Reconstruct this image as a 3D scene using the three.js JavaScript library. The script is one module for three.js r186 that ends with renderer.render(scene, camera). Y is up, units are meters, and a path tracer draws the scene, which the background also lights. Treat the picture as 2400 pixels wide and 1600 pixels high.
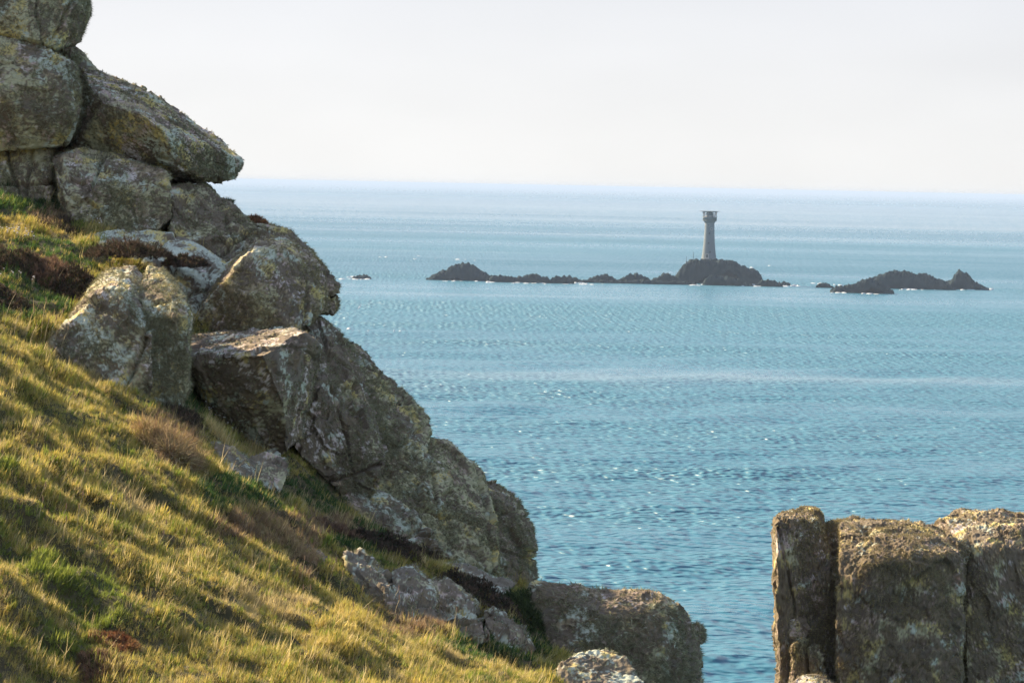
import * as THREE from 'three';
import { mergeGeometries } from 'three/addons/utils/BufferGeometryUtils.js';
import { ConvexHull } from 'three/addons/math/ConvexHull.js';

// ------------------------------------------------------------------ camera, sky, sun, exposure
const scene = new THREE.Scene();
const EYE = 64, W = 2352, H = 1568, FOCAL = 6943;
const camera = new THREE.PerspectiveCamera(2 * Math.atan(H / 2 / FOCAL) * 180 / Math.PI, W / H, 0.5, 400000);
camera.position.set(0, EYE, 0);
camera.rotation.order = 'YXZ';
camera.rotation.set(-0.0518, 0, 0.0202);
camera.updateMatrixWorld(true);
camera.focus = 42;
camera.userData.fStop = 16;

const SUN_AZ = 52 * Math.PI / 180, SUN_EL = 30 * Math.PI / 180;      // to the left of the view, high afternoon
const sunDir = new THREE.Vector3(-Math.sin(SUN_AZ) * Math.cos(SUN_EL), Math.sin(SUN_EL), -Math.cos(SUN_AZ) * Math.cos(SUN_EL));
const sun = new THREE.DirectionalLight(new THREE.Color(1.0, 0.82, 0.58), 5);
sun.position.copy(sunDir).multiplyScalar(200).add(new THREE.Vector3(0, 66, -35));
sun.target.position.set(0, 66, -35);
sun.castShadow = true;
sun.shadow.mapSize.set(4096, 4096);
Object.assign(sun.shadow.camera, { left: -30, right: 30, top: 30, bottom: -30, near: 1, far: 500 });
scene.add(sun, sun.target);

const renderer = new THREE.WebGLRenderer({ antialias: true });
renderer.setSize(1024, 682);
renderer.shadowMap.enabled = true;
renderer.toneMapping = THREE.LinearToneMapping;
renderer.toneMappingExposure = 2.7;

function rng(seed) { let s = seed >>> 0; return () => { s = (s + 0x6d2b79f5) | 0; let t = Math.imul(s ^ (s >>> 15), 1 | s); t = (t + Math.imul(t ^ (t >>> 7), 61 | t)) ^ t; return ((t ^ (t >>> 14)) >>> 0) / 4294967296; }; }
const V = (x, y, z) => new THREE.Vector3(x, y, z);
const smooth = (a, b, x) => { const t = Math.min(1, Math.max(0, (x - a) / (b - a))); return t * t * (3 - 2 * t); };
const mix = (a, b, t) => a + (b - a) * t;
const PERM = new Uint8Array(512);
{ const r = rng(77), p = [...Array(256).keys()]; for (let i = 255; i > 0; i--) { const j = Math.floor(r() * (i + 1)); [p[i], p[j]] = [p[j], p[i]]; } for (let i = 0; i < 512; i++) PERM[i] = p[i & 255]; }
function grad(hh, x, y, z) { const h = hh & 15, u = h < 8 ? x : y, v = h < 4 ? y : h === 12 || h === 14 ? x : z; return ((h & 1) ? -u : u) + ((h & 2) ? -v : v); }
function noise(x, y, z) {                                              // gradient noise, about -1 .. 1
  const fx = Math.floor(x), fy = Math.floor(y), fz = Math.floor(z), X = fx & 255, Y = fy & 255, Z = fz & 255;
  x -= fx; y -= fy; z -= fz;
  const u = x * x * x * (x * (x * 6 - 15) + 10), v = y * y * y * (y * (y * 6 - 15) + 10), w = z * z * z * (z * (z * 6 - 15) + 10), P = PERM;
  const A = P[X] + Y, AA = P[A & 255] + Z, AB = P[(A + 1) & 255] + Z, B = P[(X + 1) & 255] + Y, BA = P[B & 255] + Z, BB = P[(B + 1) & 255] + Z;
  const l = (t, a, b) => a + t * (b - a);
  return l(w, l(v, l(u, grad(P[AA & 255], x, y, z), grad(P[BA & 255], x - 1, y, z)), l(u, grad(P[AB & 255], x, y - 1, z), grad(P[BB & 255], x - 1, y - 1, z))),
    l(v, l(u, grad(P[(AA + 1) & 255], x, y, z - 1), grad(P[(BA + 1) & 255], x - 1, y, z - 1)), l(u, grad(P[(AB + 1) & 255], x, y - 1, z - 1), grad(P[(BB + 1) & 255], x - 1, y - 1, z - 1))));
}
function fbm(x, y, z, n) { let s = 0, a = 0.5; for (let i = 0; i < n; i++) { s += a * noise(x, y, z); x = x * 2.03 + 7.1; y = y * 2.03 + 3.7; z = z * 2.03 + 5.3; a *= 0.5; } return s * 1.6; }

{ // hazy summer sky: white and thick low down, clear blue overhead, a broad glow round the sun
  const w = 2048, h = 1024, d = new Float32Array(w * h * 4);
  for (let j = 0; j < h; j++) {
    const el = ((j + 0.5) / h - 0.5) * Math.PI, y = Math.sin(el), c = Math.cos(el);
    const low = Math.exp(-Math.pow(Math.max(0, el) / 0.2, 1.4)), mid = Math.exp(-Math.max(0, el) / 0.6);
    for (let i = 0; i < w; i++) {
      const a = ((i + 0.5) / w - 0.5) * 2 * Math.PI, x = Math.cos(a) * c, z = Math.sin(a) * c;
      const cs = x * sunDir.x + y * sunDir.y + z * sunDir.z;
      const glow = 0.11 * Math.pow(Math.max(0, cs * 0.5 + 0.5), 3) + 0.26 * Math.pow(Math.max(0, cs), 16);
      const veil = fbm(x * 5 / (0.35 + y), 2.2, z * 5 / (0.35 + y), 4) + 0.6 * fbm(x * 9, y * 60, z * 9, 3);            // thin uneven cloud
      const blue = [0.122, 0.168, 0.27], haze = [0.312, 0.307, 0.294], warm = [1.0, 0.96, 0.9];
      for (let k = 0; k < 3; k++) {
        const base = blue[k] * (1 - 0.9 * low) + haze[k] * (0.77 * low + 0.16 * mid);
        d[(j * w + i) * 4 + k] = (base + warm[k] * glow * (0.35 + 0.65 * mid)) * (1 + 0.035 * veil);
      }
      d[(j * w + i) * 4 + 3] = 1;
    }
  }
  const t = new THREE.DataTexture(d, w, h, THREE.RGBAFormat, THREE.FloatType);
  t.mapping = THREE.EquirectangularReflectionMapping;
  t.magFilter = t.minFilter = THREE.LinearFilter;
  t.needsUpdate = true;
  scene.background = t;
  scene.environment = t;
}
scene.fog = new THREE.FogExp2(new THREE.Color(0.59, 0.76, 1.0), 0.00006);

// ------------------------------------------------------------------ helpers
function ridge(x, y, z, n) { let s = 0, a = 0.5; for (let i = 0; i < n; i++) { s += a * (1 - 2 * Math.abs(noise(x, y, z))); x = x * 2.07 + 1.9; y = y * 2.07 + 4.1; z = z * 2.07 + 8.3; a *= 0.5; } return s; }
const AXES = [0, 1, 2].map((k) => V().setFromMatrixColumn(camera.matrixWorld, k));
function at(px, py, depth) {                                           // a point seen at (px, py) of the 2352 x 1568 picture, so many metres in front of the camera
  return V(0, EYE, 0).addScaledVector(AXES[0], (px - W / 2) / FOCAL * depth).addScaledVector(AXES[1], (H / 2 - py) / FOCAL * depth).addScaledVector(AXES[2], -depth);
}
function seaDepth(px, py) { return -EYE / at(px, py, 1).sub(V(0, EYE, 0)).y; }   // depth at which that line of sight meets the sea
const sea = (px, py) => at(px, py, seaDepth(px, py));
const names = new Map();
function numbered(name) { const n = names.get(name) ?? 0; names.set(name, n + 1); return n ? name + '_' + String(n).padStart(3, '0') : name; }
function tag(o, label, category, group, kind) {
  Object.assign(o.userData, { label }, category && { category }, group && { group }, kind && { kind });
  return o;
}
function mesh(name, geometry, material, parent = scene) {
  const m = new THREE.Mesh(geometry, material);
  m.name = parent === scene ? numbered(name) : name;
  m.castShadow = m.receiveShadow = true;
  parent.add(m);
  return m;
}
function group(name, position, turn = 0) { const g = new THREE.Group(); g.name = numbered(name); g.position.copy(position); g.rotation.y = turn; scene.add(g); return g; }
const std = (o) => new THREE.MeshStandardMaterial(o);
const phys = (o) => new THREE.MeshPhysicalMaterial(o);
const rgb = (r, g, b) => new THREE.Color().setRGB(r, g, b);
// ------------------------------------------------------------------ the sea
function waveField(n, tile, waves, seed, wind) {                       // periodic height map of random waves, metres
  const r = rng(seed), out = new Float32Array(n * n), sx = new Float32Array(n), cx = new Float32Array(n);
  for (let k = 0; k < waves; k++) {
    const len = 1.3 * Math.pow(6, r()), dir = wind + (r() + r() - 1) * 1.9, q = tile / len;
    const kx = Math.round(Math.cos(dir) * q), ky = Math.round(Math.sin(dir) * q), real = tile / Math.max(0.5, Math.hypot(kx, ky)), amp = 0.0082 * Math.pow(real, 0.88), ph = r() * 6.283;
    for (let i = 0; i < n; i++) { const a = 2 * Math.PI * kx * i / n; sx[i] = Math.sin(a); cx[i] = Math.cos(a); }
    for (let j = 0; j < n; j++) {
      const a = 2 * Math.PI * ky * j / n + ph, s = Math.sin(a) * amp, c = Math.cos(a) * amp, o = j * n;
      for (let i = 0; i < n; i++) out[o + i] += sx[i] * c + cx[i] * s;
    }
  }
  return out;
}
{
  const N = 1536, TILE = 151, hgt = waveField(N, TILE, 280, 5, 0.56);
  const nm = new Uint8Array(N * N * 4), px = N / TILE / 2;              // its slopes as a normal map
  for (let j = 0; j < N; j++) for (let i = 0; i < N; i++) {
    const sx = (hgt[j * N + (i + 1) % N] - hgt[j * N + (i + N - 1) % N]) * px, sy = (hgt[((j + 1) % N) * N + i] - hgt[((j + N - 1) % N) * N + i]) * px, l = 1 / Math.hypot(sx, sy, 1);
    nm.set([Math.round((0.5 - sx * l / 2) * 255), Math.round((0.5 - sy * l / 2) * 255), Math.round((0.5 + l / 2) * 255), 255], (j * N + i) * 4);
  }
  const waves = new THREE.DataTexture(nm, N, N, THREE.RGBAFormat, THREE.UnsignedByteType);
  waves.wrapS = waves.wrapT = THREE.RepeatWrapping; waves.magFilter = waves.minFilter = THREE.LinearFilter; waves.needsUpdate = true;
  const water = [0.1, 0.17, 0.26, 0.38, 0.52, 0.66, 0.8, 0.95, 1.1].map((k) => phys({ color: rgb(1, 1, 1), vertexColors: true, roughness: 0.12 + 0.3 * k, ior: 1.333, normalMap: waves, normalScale: new THREE.Vector2(k, k) }));   // from slick to ruffled water
  // one sheet: rings that widen with distance, fine columns where the sea is open to view and coarse ones elsewhere
  const rings = [0, 60, 120, 200, 280, 340];
  for (let r = 380; r < 40000; r += Math.max(0.7, r * r / (EYE * 3023) * 0.95)) rings.push(r);
  rings.push(50000, 80000, 150000, 300000);
  const cols = [], A = 0.235, NC = 760;
  for (let i = 0; i <= NC; i++) cols.push(-A + 2 * A * i / NC);
  for (let i = 1; i < 90; i++) cols.push(A + (2 * Math.PI - 2 * A) * i / 90);
  const nr = rings.length, nc = cols.length, pos = new Float32Array(nr * nc * 3), uv = new Float32Array(nr * nc * 2), col = new Float32Array(nr * nc * 3), idx = [[], [], [], [], [], [], [], [], []];
  const r = rng(11), swell = [];
  for (let k = 0; k < 46; k++) {
    const len = 6 * Math.pow(12, r()), dir = 1.2 + (r() + r() - 1) * 1.3;
    swell.push([Math.cos(dir) * 6.283 / len, Math.sin(dir) * 6.283 / len, r() * 6.283, 0.0052 * Math.pow(len, 0.93), len]);
  }
  for (let j = 0, v = 0; j < nr; j++) {
    const d = rings[j], step = Math.max(0.7, d * d / (EYE * 3023)), live = swell.filter((s) => s[4] > 4 * step), flat = d < 340 || d > 20000;
    for (let i = 0; i < nc; i++, v++) {
      const x = Math.sin(cols[i]) * d, z = -Math.cos(cols[i]) * d;
      let h = 0;
      const gust = 0.55 + 0.45 * smooth(-0.5, 0.5, fbm(x * 0.0028, z * 0.0011, 3.3, 3));
      if (!flat && i <= NC) for (const s of live) { const f = smooth(4, 8, s[4] / step); h += f * s[3] * Math.sin(s[0] * x + s[1] * z + s[2]); }
      pos.set([x, h * gust, z], v * 3);
      uv.set([(x * 0.83 - z * 0.557) / TILE, (-z * 0.83 - x * 0.557) / TILE], v * 2);
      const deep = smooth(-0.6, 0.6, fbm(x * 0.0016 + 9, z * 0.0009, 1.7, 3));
      const bend = z + x * 0.06 + 60 * noise(x * 0.0012, 0, z * 0.0009), slickSheen = smooth(0.25, 0.75, fbm(x * 0.0011, bend * 0.0065, 8.1, 3) + 0.22 * fbm(x * 0.02, z * 0.02, 4.4, 2)) * 0.16;   // pale lanes along the tide: sky reflection of calm slicks painted into the colour
      col.set([mix(mix(0.045, 0.03, deep), 0.5, slickSheen), mix(mix(0.17, 0.138, deep), 0.52, slickSheen), mix(mix(0.232, 0.195, deep), 0.55, slickSheen)], v * 3);
    }
  }
  const pick = rng(23);
  for (let j = 0; j < nr - 1; j++) for (let i = 0; i < nc; i++) {
    const a = j * nc + i, b = j * nc + (i + 1) % nc, c = a + nc, e = b + nc, d = Math.max(50, rings[j]), x = pos[a * 3], z = pos[a * 3 + 2], far = Math.log(d / 1000);
    // wind patches and slicks, drawn out along the tide; a calm stretch of open sea some kilometres off
    let wind = 5.9 + (4.2 - 1.9 * smooth(3000, 8000, d)) * fbm(x / (0.55 * d) + 3, far * 9 + x / d, 2.2, 4) + 2 * smooth(3500, 1200, d) * noise(x / 90, z / 40, 6.1);
    wind += -4.5 * smooth(1700, 7000, d) + 2.5 * smooth(11500, 15000, d) + 1.8 * smooth(1250, 1400, d) * smooth(1750, 1550, d) - 1.6 * smooth(1600, 1750, d) * smooth(2000, 1850, d);
    const w = Math.max(0, Math.min(8, Math.floor(wind + pick()))), t = idx[w];
    if (j) t.push(a, b, e);
    t.push(a, e, c);
  }
  const g = new THREE.BufferGeometry();
  g.setAttribute('position', new THREE.BufferAttribute(pos, 3));
  g.setAttribute('uv', new THREE.BufferAttribute(uv, 2));
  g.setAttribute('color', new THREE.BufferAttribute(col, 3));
  let start = 0;
  idx.forEach((t, k) => { g.addGroup(start, t.length, k); start += t.length; });
  g.setIndex(new THREE.BufferAttribute(Uint32Array.from(idx.flat()), 1));
  g.computeVertexNormals();
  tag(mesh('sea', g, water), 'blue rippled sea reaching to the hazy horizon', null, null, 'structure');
}
// ------------------------------------------------------------------ skerries and the lighthouse, two kilometres out
function vertexColoured(g, f) {
  const p = g.attributes.position, n = g.attributes.normal, c = new Float32Array(p.count * 3), o = [0, 0, 0];
  for (let i = 0; i < p.count; i++) { f(o, p.getX(i), p.getY(i), p.getZ(i), n.getX(i), n.getY(i), n.getZ(i)); c.set(o, i * 3); }
  g.setAttribute('color', new THREE.BufferAttribute(c, 3));
  return g;
}
const skerryStone = phys({ vertexColors: true, roughness: 1, specularIntensity: 0.2 });
const foamStuff = std({ color: rgb(0.42, 0.46, 0.48), roughness: 0.95 });
// a craggy ridge: profile is the crest as [px, py], base the height of the waterline there, thick its width away from the viewer in metres
function skerry(label, profile, base, thick, seed) {
  const x0 = profile[0][0], x1 = profile.at(-1)[0], depth = seaDepth((x0 + x1) / 2, base), unit = depth / FOCAL;
  const mid = sea((x0 + x1) / 2, base), L = (x1 - x0) * unit, nx = Math.max(24, Math.round(L / 0.55)), nz = Math.max(18, Math.round(thick / 0.6));
  const pos = [], idx = [], front = Math.max(3, 0.62 * unit * (base - Math.min(...profile.map((p) => p[1]))));
  const crest = (s) => { const px = x0 + (x1 - x0) * s; let k = 0; while (k < profile.length - 2 && profile[k + 1][0] < px) k++; const a = profile[k], b = profile[k + 1], w = 0.0202 * (px - (x0 + x1) / 2); return Math.max(-2, (base + w - mix(a[1], b[1], (px - a[0]) / (b[0] - a[0]))) * unit); };
  for (let j = 0; j <= nz; j++) for (let i = 0; i <= nx; i++) {
    const s = i / nx, q = j / nz * 2 - 1, x = (s - 0.5) * L, wob = q + 0.3 * noise(x * 0.08, seed, 0.5), hmax = crest(Math.min(1, Math.max(0, s + 0.02 * noise(x * 0.3, q * 2, seed))));
    const shape = Math.max(0, 1 - Math.pow(Math.abs(wob) / 1.0, wob > 0 ? 3.5 : 1.7)), z = q > 0 ? q * Math.min(thick / 2, front) : q * thick / 2;
    let y = (hmax + 1) * Math.pow(shape, 0.6) - 1;
    y += Math.sqrt(shape) * ((2.6 * ridge(x * 0.31, z * 0.16, seed, 5) - 1.5) * Math.min(1, 0.3 + hmax / 10) + 1.3 * noise(x * 0.55, z * 0.3, seed) + 0.7 * noise(x * 1.1, z * 0.7, seed)) - (Math.abs(q) > 0.98 || i === 0 || i === nx ? 1.5 : 0);
    pos.push(x, y, z);
  }
  for (let j = 0; j < nz; j++) for (let i = 0; i < nx; i++) { const a = j * (nx + 1) + i, b = a + 1, c = a + nx + 1, d = c + 1; idx.push(a, c, b, b, c, d); }
  const g = new THREE.BufferGeometry();
  g.setAttribute('position', new THREE.Float32BufferAttribute(pos, 3));
  g.setIndex(idx);
  g.computeVertexNormals();
  vertexColoured(g, (o, x, y, z) => {
    const t = smooth(-0.4, 0.5, fbm(x * 0.25, y * 0.3, z * 0.25 + seed, 3));
    o[0] = mix(0.006, 0.022, t); o[1] = mix(0.016, 0.034, t); o[2] = mix(0.019, 0.036, t);
  });
  const m = mesh('rock_islet', g, skerryStone);
  m.position.set(mid.x, 0, mid.z - front);
  m.rotation.y = Math.atan2(-mid.x, -mid.z);
  return tag(m, label, 'rock islet', 'reef of dark rocks out at sea');
}
skerry('smallest flat dark rock far left, awash beside white surf', [[806, 641], [812, 634], [822, 635], [834, 631], [846, 634], [853, 640]], 640.5, 12, 1.3);
skerry('smooth dark hump islet at left end of the reef', [[976, 645], [984, 639], [1002, 628], [1026, 618], [1046, 608], [1062, 605], [1078, 606], [1090, 613], [1108, 624], [1124, 634], [1136, 639], [1150, 644]], 644.5, 34, 2.9);
skerry('long low ragged dark ridge right of the hump islet', [[1112, 648], [1126, 637], [1150, 632], [1176, 637], [1204, 635], [1218, 630], [1246, 634], [1262, 641], [1284, 635], [1300, 636], [1320, 647]], 649.5, 16, 4.1);
skerry('very low ragged base of the reef joining its lumps', [[1100, 649], [1130, 644], [1190, 645], [1250, 643.5], [1310, 646], [1380, 643], [1420, 646], [1480, 643], [1530, 645], [1600, 649]], 649.5, 14, 3.3);
skerry('small dark rock lump in the reef gap right of the long ridge', [[1280, 648], [1296, 640], [1308, 634], [1320, 638], [1340, 648]], 648.5, 12, 5.7);
skerry('low broken rock with surf at its foot before the second lump', [[1326, 651], [1346, 643], [1370, 634], [1392, 632], [1408, 636], [1418, 645]], 649.5, 14, 6.2);
skerry('knobbly brown rock lump left of the lighthouse rock', [[1408, 648], [1428, 640], [1446, 629], [1464, 627], [1480, 634], [1496, 646], [1508, 650]], 650.5, 20, 7.7);
skerry('low double rock touching left foot of the lighthouse rock', [[1488, 650], [1500, 642], [1512, 638], [1524, 629], [1536, 628], [1548, 636], [1566, 646], [1580, 652]], 652, 18, 8.1);
const beacon = skerry('tall flat topped dark rock that carries the lighthouse', [[1536, 652], [1552, 638], [1560, 626], [1570, 612], [1576, 602], [1590, 597.5], [1620, 597], [1668, 597], [1684, 600], [1700, 609], [1716, 616], [1734, 620], [1746, 628], [1752, 640], [1756, 652]], 652, 50, 9.4);
skerry('low shelf rock in front of the lighthouse rock', [[1614, 655], [1622, 641], [1632, 634], [1650, 633], [1672, 636], [1696, 640], [1712, 655]], 656, 16, 10.3);
skerry('tiny rock awash between shelf and right hand rocks of the lighthouse', [[1700, 657], [1710, 651], [1724, 652], [1734, 657]], 657.3, 8, 11.9);
skerry('low wedge rock right of the lighthouse rock', [[1734, 658], [1748, 646], [1760, 642], [1776, 645], [1790, 649], [1802, 659]], 658.2, 14, 12.6);
skerry('rightmost little rock of the lighthouse reef trailing surf', [[1790, 656], [1798, 648], [1808, 647], [1818, 654]], 655.5, 9, 13.2);
skerry('small detached rock left of the right hand islets', [[1874, 661], [1882, 652], [1890, 649], [1904, 653], [1920, 662]], 661, 10, 14.8);
skerry('front low dark islet nearest in the right hand group', [[1908, 673], [1922, 660], [1946, 656], [1970, 650], [1996, 640], [2016, 644], [2034, 655], [2058, 674]], 673.5, 22, 15.5);
skerry('broad lumpy islet in middle of the right hand group', [[1984, 660], [2008, 640], [2030, 630], [2048, 625], [2060, 623], [2090, 626], [2110, 631], [2130, 629], [2150, 640], [2172, 648], [2200, 664]], 664, 30, 16.2);
skerry('sharp pointed islet at the right end', [[2150, 664], [2172, 652], [2190, 644], [2198, 630], [2206, 621], [2222, 627], [2236, 642], [2254, 654], [2278, 664]], 665, 26, 17.4);

// white water: irregular low sheets of broken foam round the rocks
{
  const r = rng(31), parts = [];
  const surf = (xa, xb, py, tall, n) => {
    for (let k = 0; k < n * 0.35; k++) {
      const c = sea(mix(xa, xb, r()), py + (r() - 0.5) * tall), a = (0.6 + r() * 2.4) * (c.z > -1700 ? 0.4 : 1), b = 1 + r() * 6, seg = 11, pts = [];
      const h = 0.15 + r() * 0.55, ph = r() * 9;
      for (let i = 0; i < seg; i++) { const t = i / seg * 6.283, q = 1 + 0.45 * noise(Math.cos(t) + ph, Math.sin(t), ph); pts.push([Math.cos(t) * a * q, Math.sin(t) * b * q]); }
      const pos = [0, h, 0], idx = [];
      for (const [f, y] of [[0.55, h * 0.8], [1, -0.3]]) for (const p of pts) pos.push(p[0] * f, y, p[1] * f);
      for (let i = 0; i < seg; i++) { const j = (i + 1) % seg; idx.push(0, 1 + j, 1 + i, 1 + i, 1 + j, 1 + seg + i, 1 + j, 1 + seg + j, 1 + seg + i); }
      const g = new THREE.BufferGeometry();
      g.setAttribute('position', new THREE.Float32BufferAttribute(pos, 3)); g.setIndex(idx); g.translate(c.x, 0, c.z); g.computeVertexNormals();
      parts.push(g);
    }
  };
  for (const [xa, xb, py, tall, n] of [[780, 818, 637.5, 8, 26], [818, 850, 641.5, 1, 10], [980, 1110, 645.8, 1, 14], [1110, 1160, 648, 2, 22], [1170, 1240, 650, 3, 34], [1240, 1345, 651, 3, 34], [1330, 1390, 653, 2, 18], [1390, 1430, 649, 3, 26], [1470, 1500, 643, 2, 8],
    [1588, 1618, 655, 2.5, 24], [1690, 1722, 655, 4, 24], [1718, 1748, 652, 5, 30], [1735, 1745, 657, 2, 6], [1800, 1838, 656.5, 3, 26], [1868, 1890, 651, 3, 8], [1860, 1960, 655, 6, 12], [1905, 1940, 672.5, 2, 14], [1980, 2060, 674.5, 1.5, 22], [2058, 2100, 664, 2, 12], [2195, 2280, 664.5, 3, 46], [2060, 2200, 665.5, 1, 16],
    [850, 1010, 592, 14, 12], [1040, 1100, 600, 10, 6], [1690, 1790, 610, 30, 8], [790, 850, 757, 10, 5], [900, 1000, 762, 4, 3]]) surf(xa, xb, py, tall, n);
  tag(mesh('sea_foam', mergeGeometries(parts), foamStuff), 'white surf breaking round the foot of the skerries', null, null, 'stuff');
}

{ // granite tower with a gallery, lantern and a round landing deck on struts
  const foot = at(1628.5, 598.5, seaDepth(1640, 652) + 22), L = group('lighthouse', foot);
  L.scale.set(1.24, 1, 1.24);
  tag(L, 'tall grey granite lighthouse with a flat round deck on top', 'lighthouse');
  const granite = std({ color: rgb(0.17, 0.195, 0.2), roughness: 0.9 }), dark = std({ color: rgb(0.05, 0.06, 0.065), roughness: 0.6 }), pale = std({ color: rgb(0.42, 0.42, 0.4), roughness: 0.6, side: THREE.DoubleSide });
  const rust = std({ color: rgb(0.3, 0.13, 0.08), roughness: 0.7 }), glass = phys({ color: rgb(0.5, 0.6, 0.62), roughness: 0.05, transmission: 0.7 });
  const lathe = (p, n = 40) => new THREE.LatheGeometry(p.map(([r, y]) => new THREE.Vector2(r, y)), n);
  const cyl = (r0, r1, h, y, n = 24) => new THREE.CylinderGeometry(r0, r1, h, n).translate(0, y + h / 2, 0);
  mesh('tower', lathe([[0, -2], [4.75, -2], [4.75, 0.35], [4.35, 0.5], [4.05, 2], [3.75, 4.5], [3.42, 8], [3.12, 12], [2.88, 16.5], [2.72, 21], [2.64, 25], [2.62, 25.6]]), granite, L);
  const courses = []; for (let y = 1.2; y < 25; y += 1.5) { const r = 2.6 + 1.65 * Math.pow(1 - y / 26, 1.9); courses.push(new THREE.TorusGeometry(r + 0.02, 0.05, 5, 40).rotateX(Math.PI / 2).translate(0, y, 0)); }
  mesh('stone_courses', mergeGeometries(courses), granite, L);
  mesh('corbel', lathe([[2.6, 25.4], [2.75, 25.9], [3.2, 26.5], [3.75, 27.1], [3.95, 27.3], [3.95, 27.6], [0, 27.6]]), granite, L);
  const gal = mesh('gallery', lathe([[0, 27.6], [3.85, 27.6], [3.85, 29.5], [3.98, 29.55], [3.98, 29.9], [3.6, 29.9], [3.6, 29.6], [0, 29.6]]), granite, L);
  for (let k = 0; k < 16; k++) { const a = k / 16 * 6.283; mesh('baluster', new THREE.CylinderGeometry(0.05, 0.05, 1.1, 6).translate(Math.cos(a) * 3.85, 30.45, Math.sin(a) * 3.85), dark, gal); }
  mesh('handrail', new THREE.TorusGeometry(3.85, 0.06, 6, 40).rotateX(Math.PI / 2).translate(0, 31, 0), dark, gal);
  const lan = mesh('lantern', mergeGeometries([cyl(2.3, 2.3, 1.2, 29.6), cyl(0.4, 2.05, 0.7, 32.5)]), pale, L);
  for (let k = 0; k < 10; k++) { const a = k / 10 * 6.283; mesh('glazing_bar', new THREE.CylinderGeometry(0.07, 0.07, 1.8, 6).translate(Math.cos(a) * 1.85, 31.7, Math.sin(a) * 1.85), dark, lan); }
  mesh('pane', new THREE.CylinderGeometry(1.8, 1.8, 1.7, 30, 1, true).translate(0, 31.65, 0), glass, lan);
  mesh('lens', lathe([[0, 30.8], [0.6, 30.9], [0.9, 31.5], [0.6, 32.2], [0, 32.3]], 20), pale, lan);
  for (let k = 0; k < 10; k++) {
    const a = k / 10 * 6.283, b = (k + 0.5) / 10 * 6.283, bar = (p, q, r) => { const d = q.clone().sub(p); return new THREE.CylinderGeometry(r, r, d.length(), 6).applyQuaternion(new THREE.Quaternion().setFromUnitVectors(V(0, 1, 0), d.clone().normalize())).translate((p.x + q.x) / 2, (p.y + q.y) / 2, (p.z + q.z) / 2); };
    const P = (t, r, y) => V(Math.cos(t) * r, y, Math.sin(t) * r);
    mesh('strut', mergeGeometries([bar(P(a, 3.3, 29.6), P(a, 4.0, 33.45), 0.12), bar(P(a, 3.3, 29.6), P(b, 3.95, 33.4), 0.07), bar(P(a, 4.0, 33.4), P(b - 0.628, 3.6, 31.4), 0.06)]), k % 3 ? dark : rust, L);
  }
  const deck = mesh('landing_deck', mergeGeometries([cyl(4.6, 4.6, 0.28, 33.4, 40), cyl(4.3, 3.8, 0.35, 33.05, 40)]), pale, L);
  mesh('safety_net', lathe([[4.6, 33.5], [5.7, 33.66], [5.7, 33.74], [4.6, 33.6]]), dark, deck);
  for (let k = 0; k < 12; k++) { const a = k / 12 * 6.283; mesh('net_arm', new THREE.CylinderGeometry(0.06, 0.06, 1.2, 5).rotateZ(Math.PI / 2).translate(5.15, 33.55, 0).rotateY(a), rust, deck); }
  for (const [a, y] of [[1.35, 24.2], [1.5, 18.6], [1.4, 12], [1.95, 21.6], [1.65, 6]]) {      // small deep windows up the side that faces the cliffs
    const r = 2.66 + 1.65 * Math.pow(1 - y / 26, 1.9), w = mesh('window', new THREE.BoxGeometry(0.75, 1.25, 0.34).translate(0, y, r - 0.12).rotateY(a - 1.57), dark, L);
    mesh('window_surround', mergeGeometries([[0, 0.72, 1.15, 0.2], [0, -0.72, 1.15, 0.2], [0.48, 0, 0.2, 1.24], [-0.48, 0, 0.2, 1.24]].map(([x, dy, sx, sy]) => new THREE.BoxGeometry(sx, sy, 0.5).translate(x, y + dy, r - 0.1).rotateY(a - 1.57))), y > 20 ? pale : granite, w);
  }
  const door = mesh('door', new THREE.BoxGeometry(1.1, 2.3, 0.5).translate(0, 3.2, 3.85).rotateY(-0.32), dark, L);
  mesh('door_surround', mergeGeometries([[0, 1.3, 1.8, 0.4], [0.75, 0, 0.35, 2.4], [-0.75, 0, 0.35, 2.4]].map(([x, dy, sx, sy]) => new THREE.BoxGeometry(sx, sy, 0.7).translate(x, 3.2 + dy, 3.9).rotateY(-0.32))), pale, door);
  mesh('steps', mergeGeometries([0, 1, 2, 3].map((k) => new THREE.BoxGeometry(2.2, 0.5, 0.6).translate(0, 0.3 + k * 0.5, 6 - k * 0.6).rotateY(-0.32))), pale, L);
  for (const [px, tall, label] of [[1593, 6.2, 'tall thin dark mast left of the lighthouse'], [1577.5, 3.2, 'short thin mast at left edge of the lighthouse rock']]) {
    const m = group('mast', at(px, 599, seaDepth(1640, 652) + 20));
    mesh('pole', new THREE.CylinderGeometry(0.13, 0.2, tall + 2, 8).translate(0, tall / 2 - 1, 0), dark, m);
    mesh('foot_block', new THREE.BoxGeometry(1.2, 2, 1.2).translate(0, -1.3, 0), granite, m);
    tag(m, label, 'mast', 'masts on the lighthouse rock');
  }
}
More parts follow.
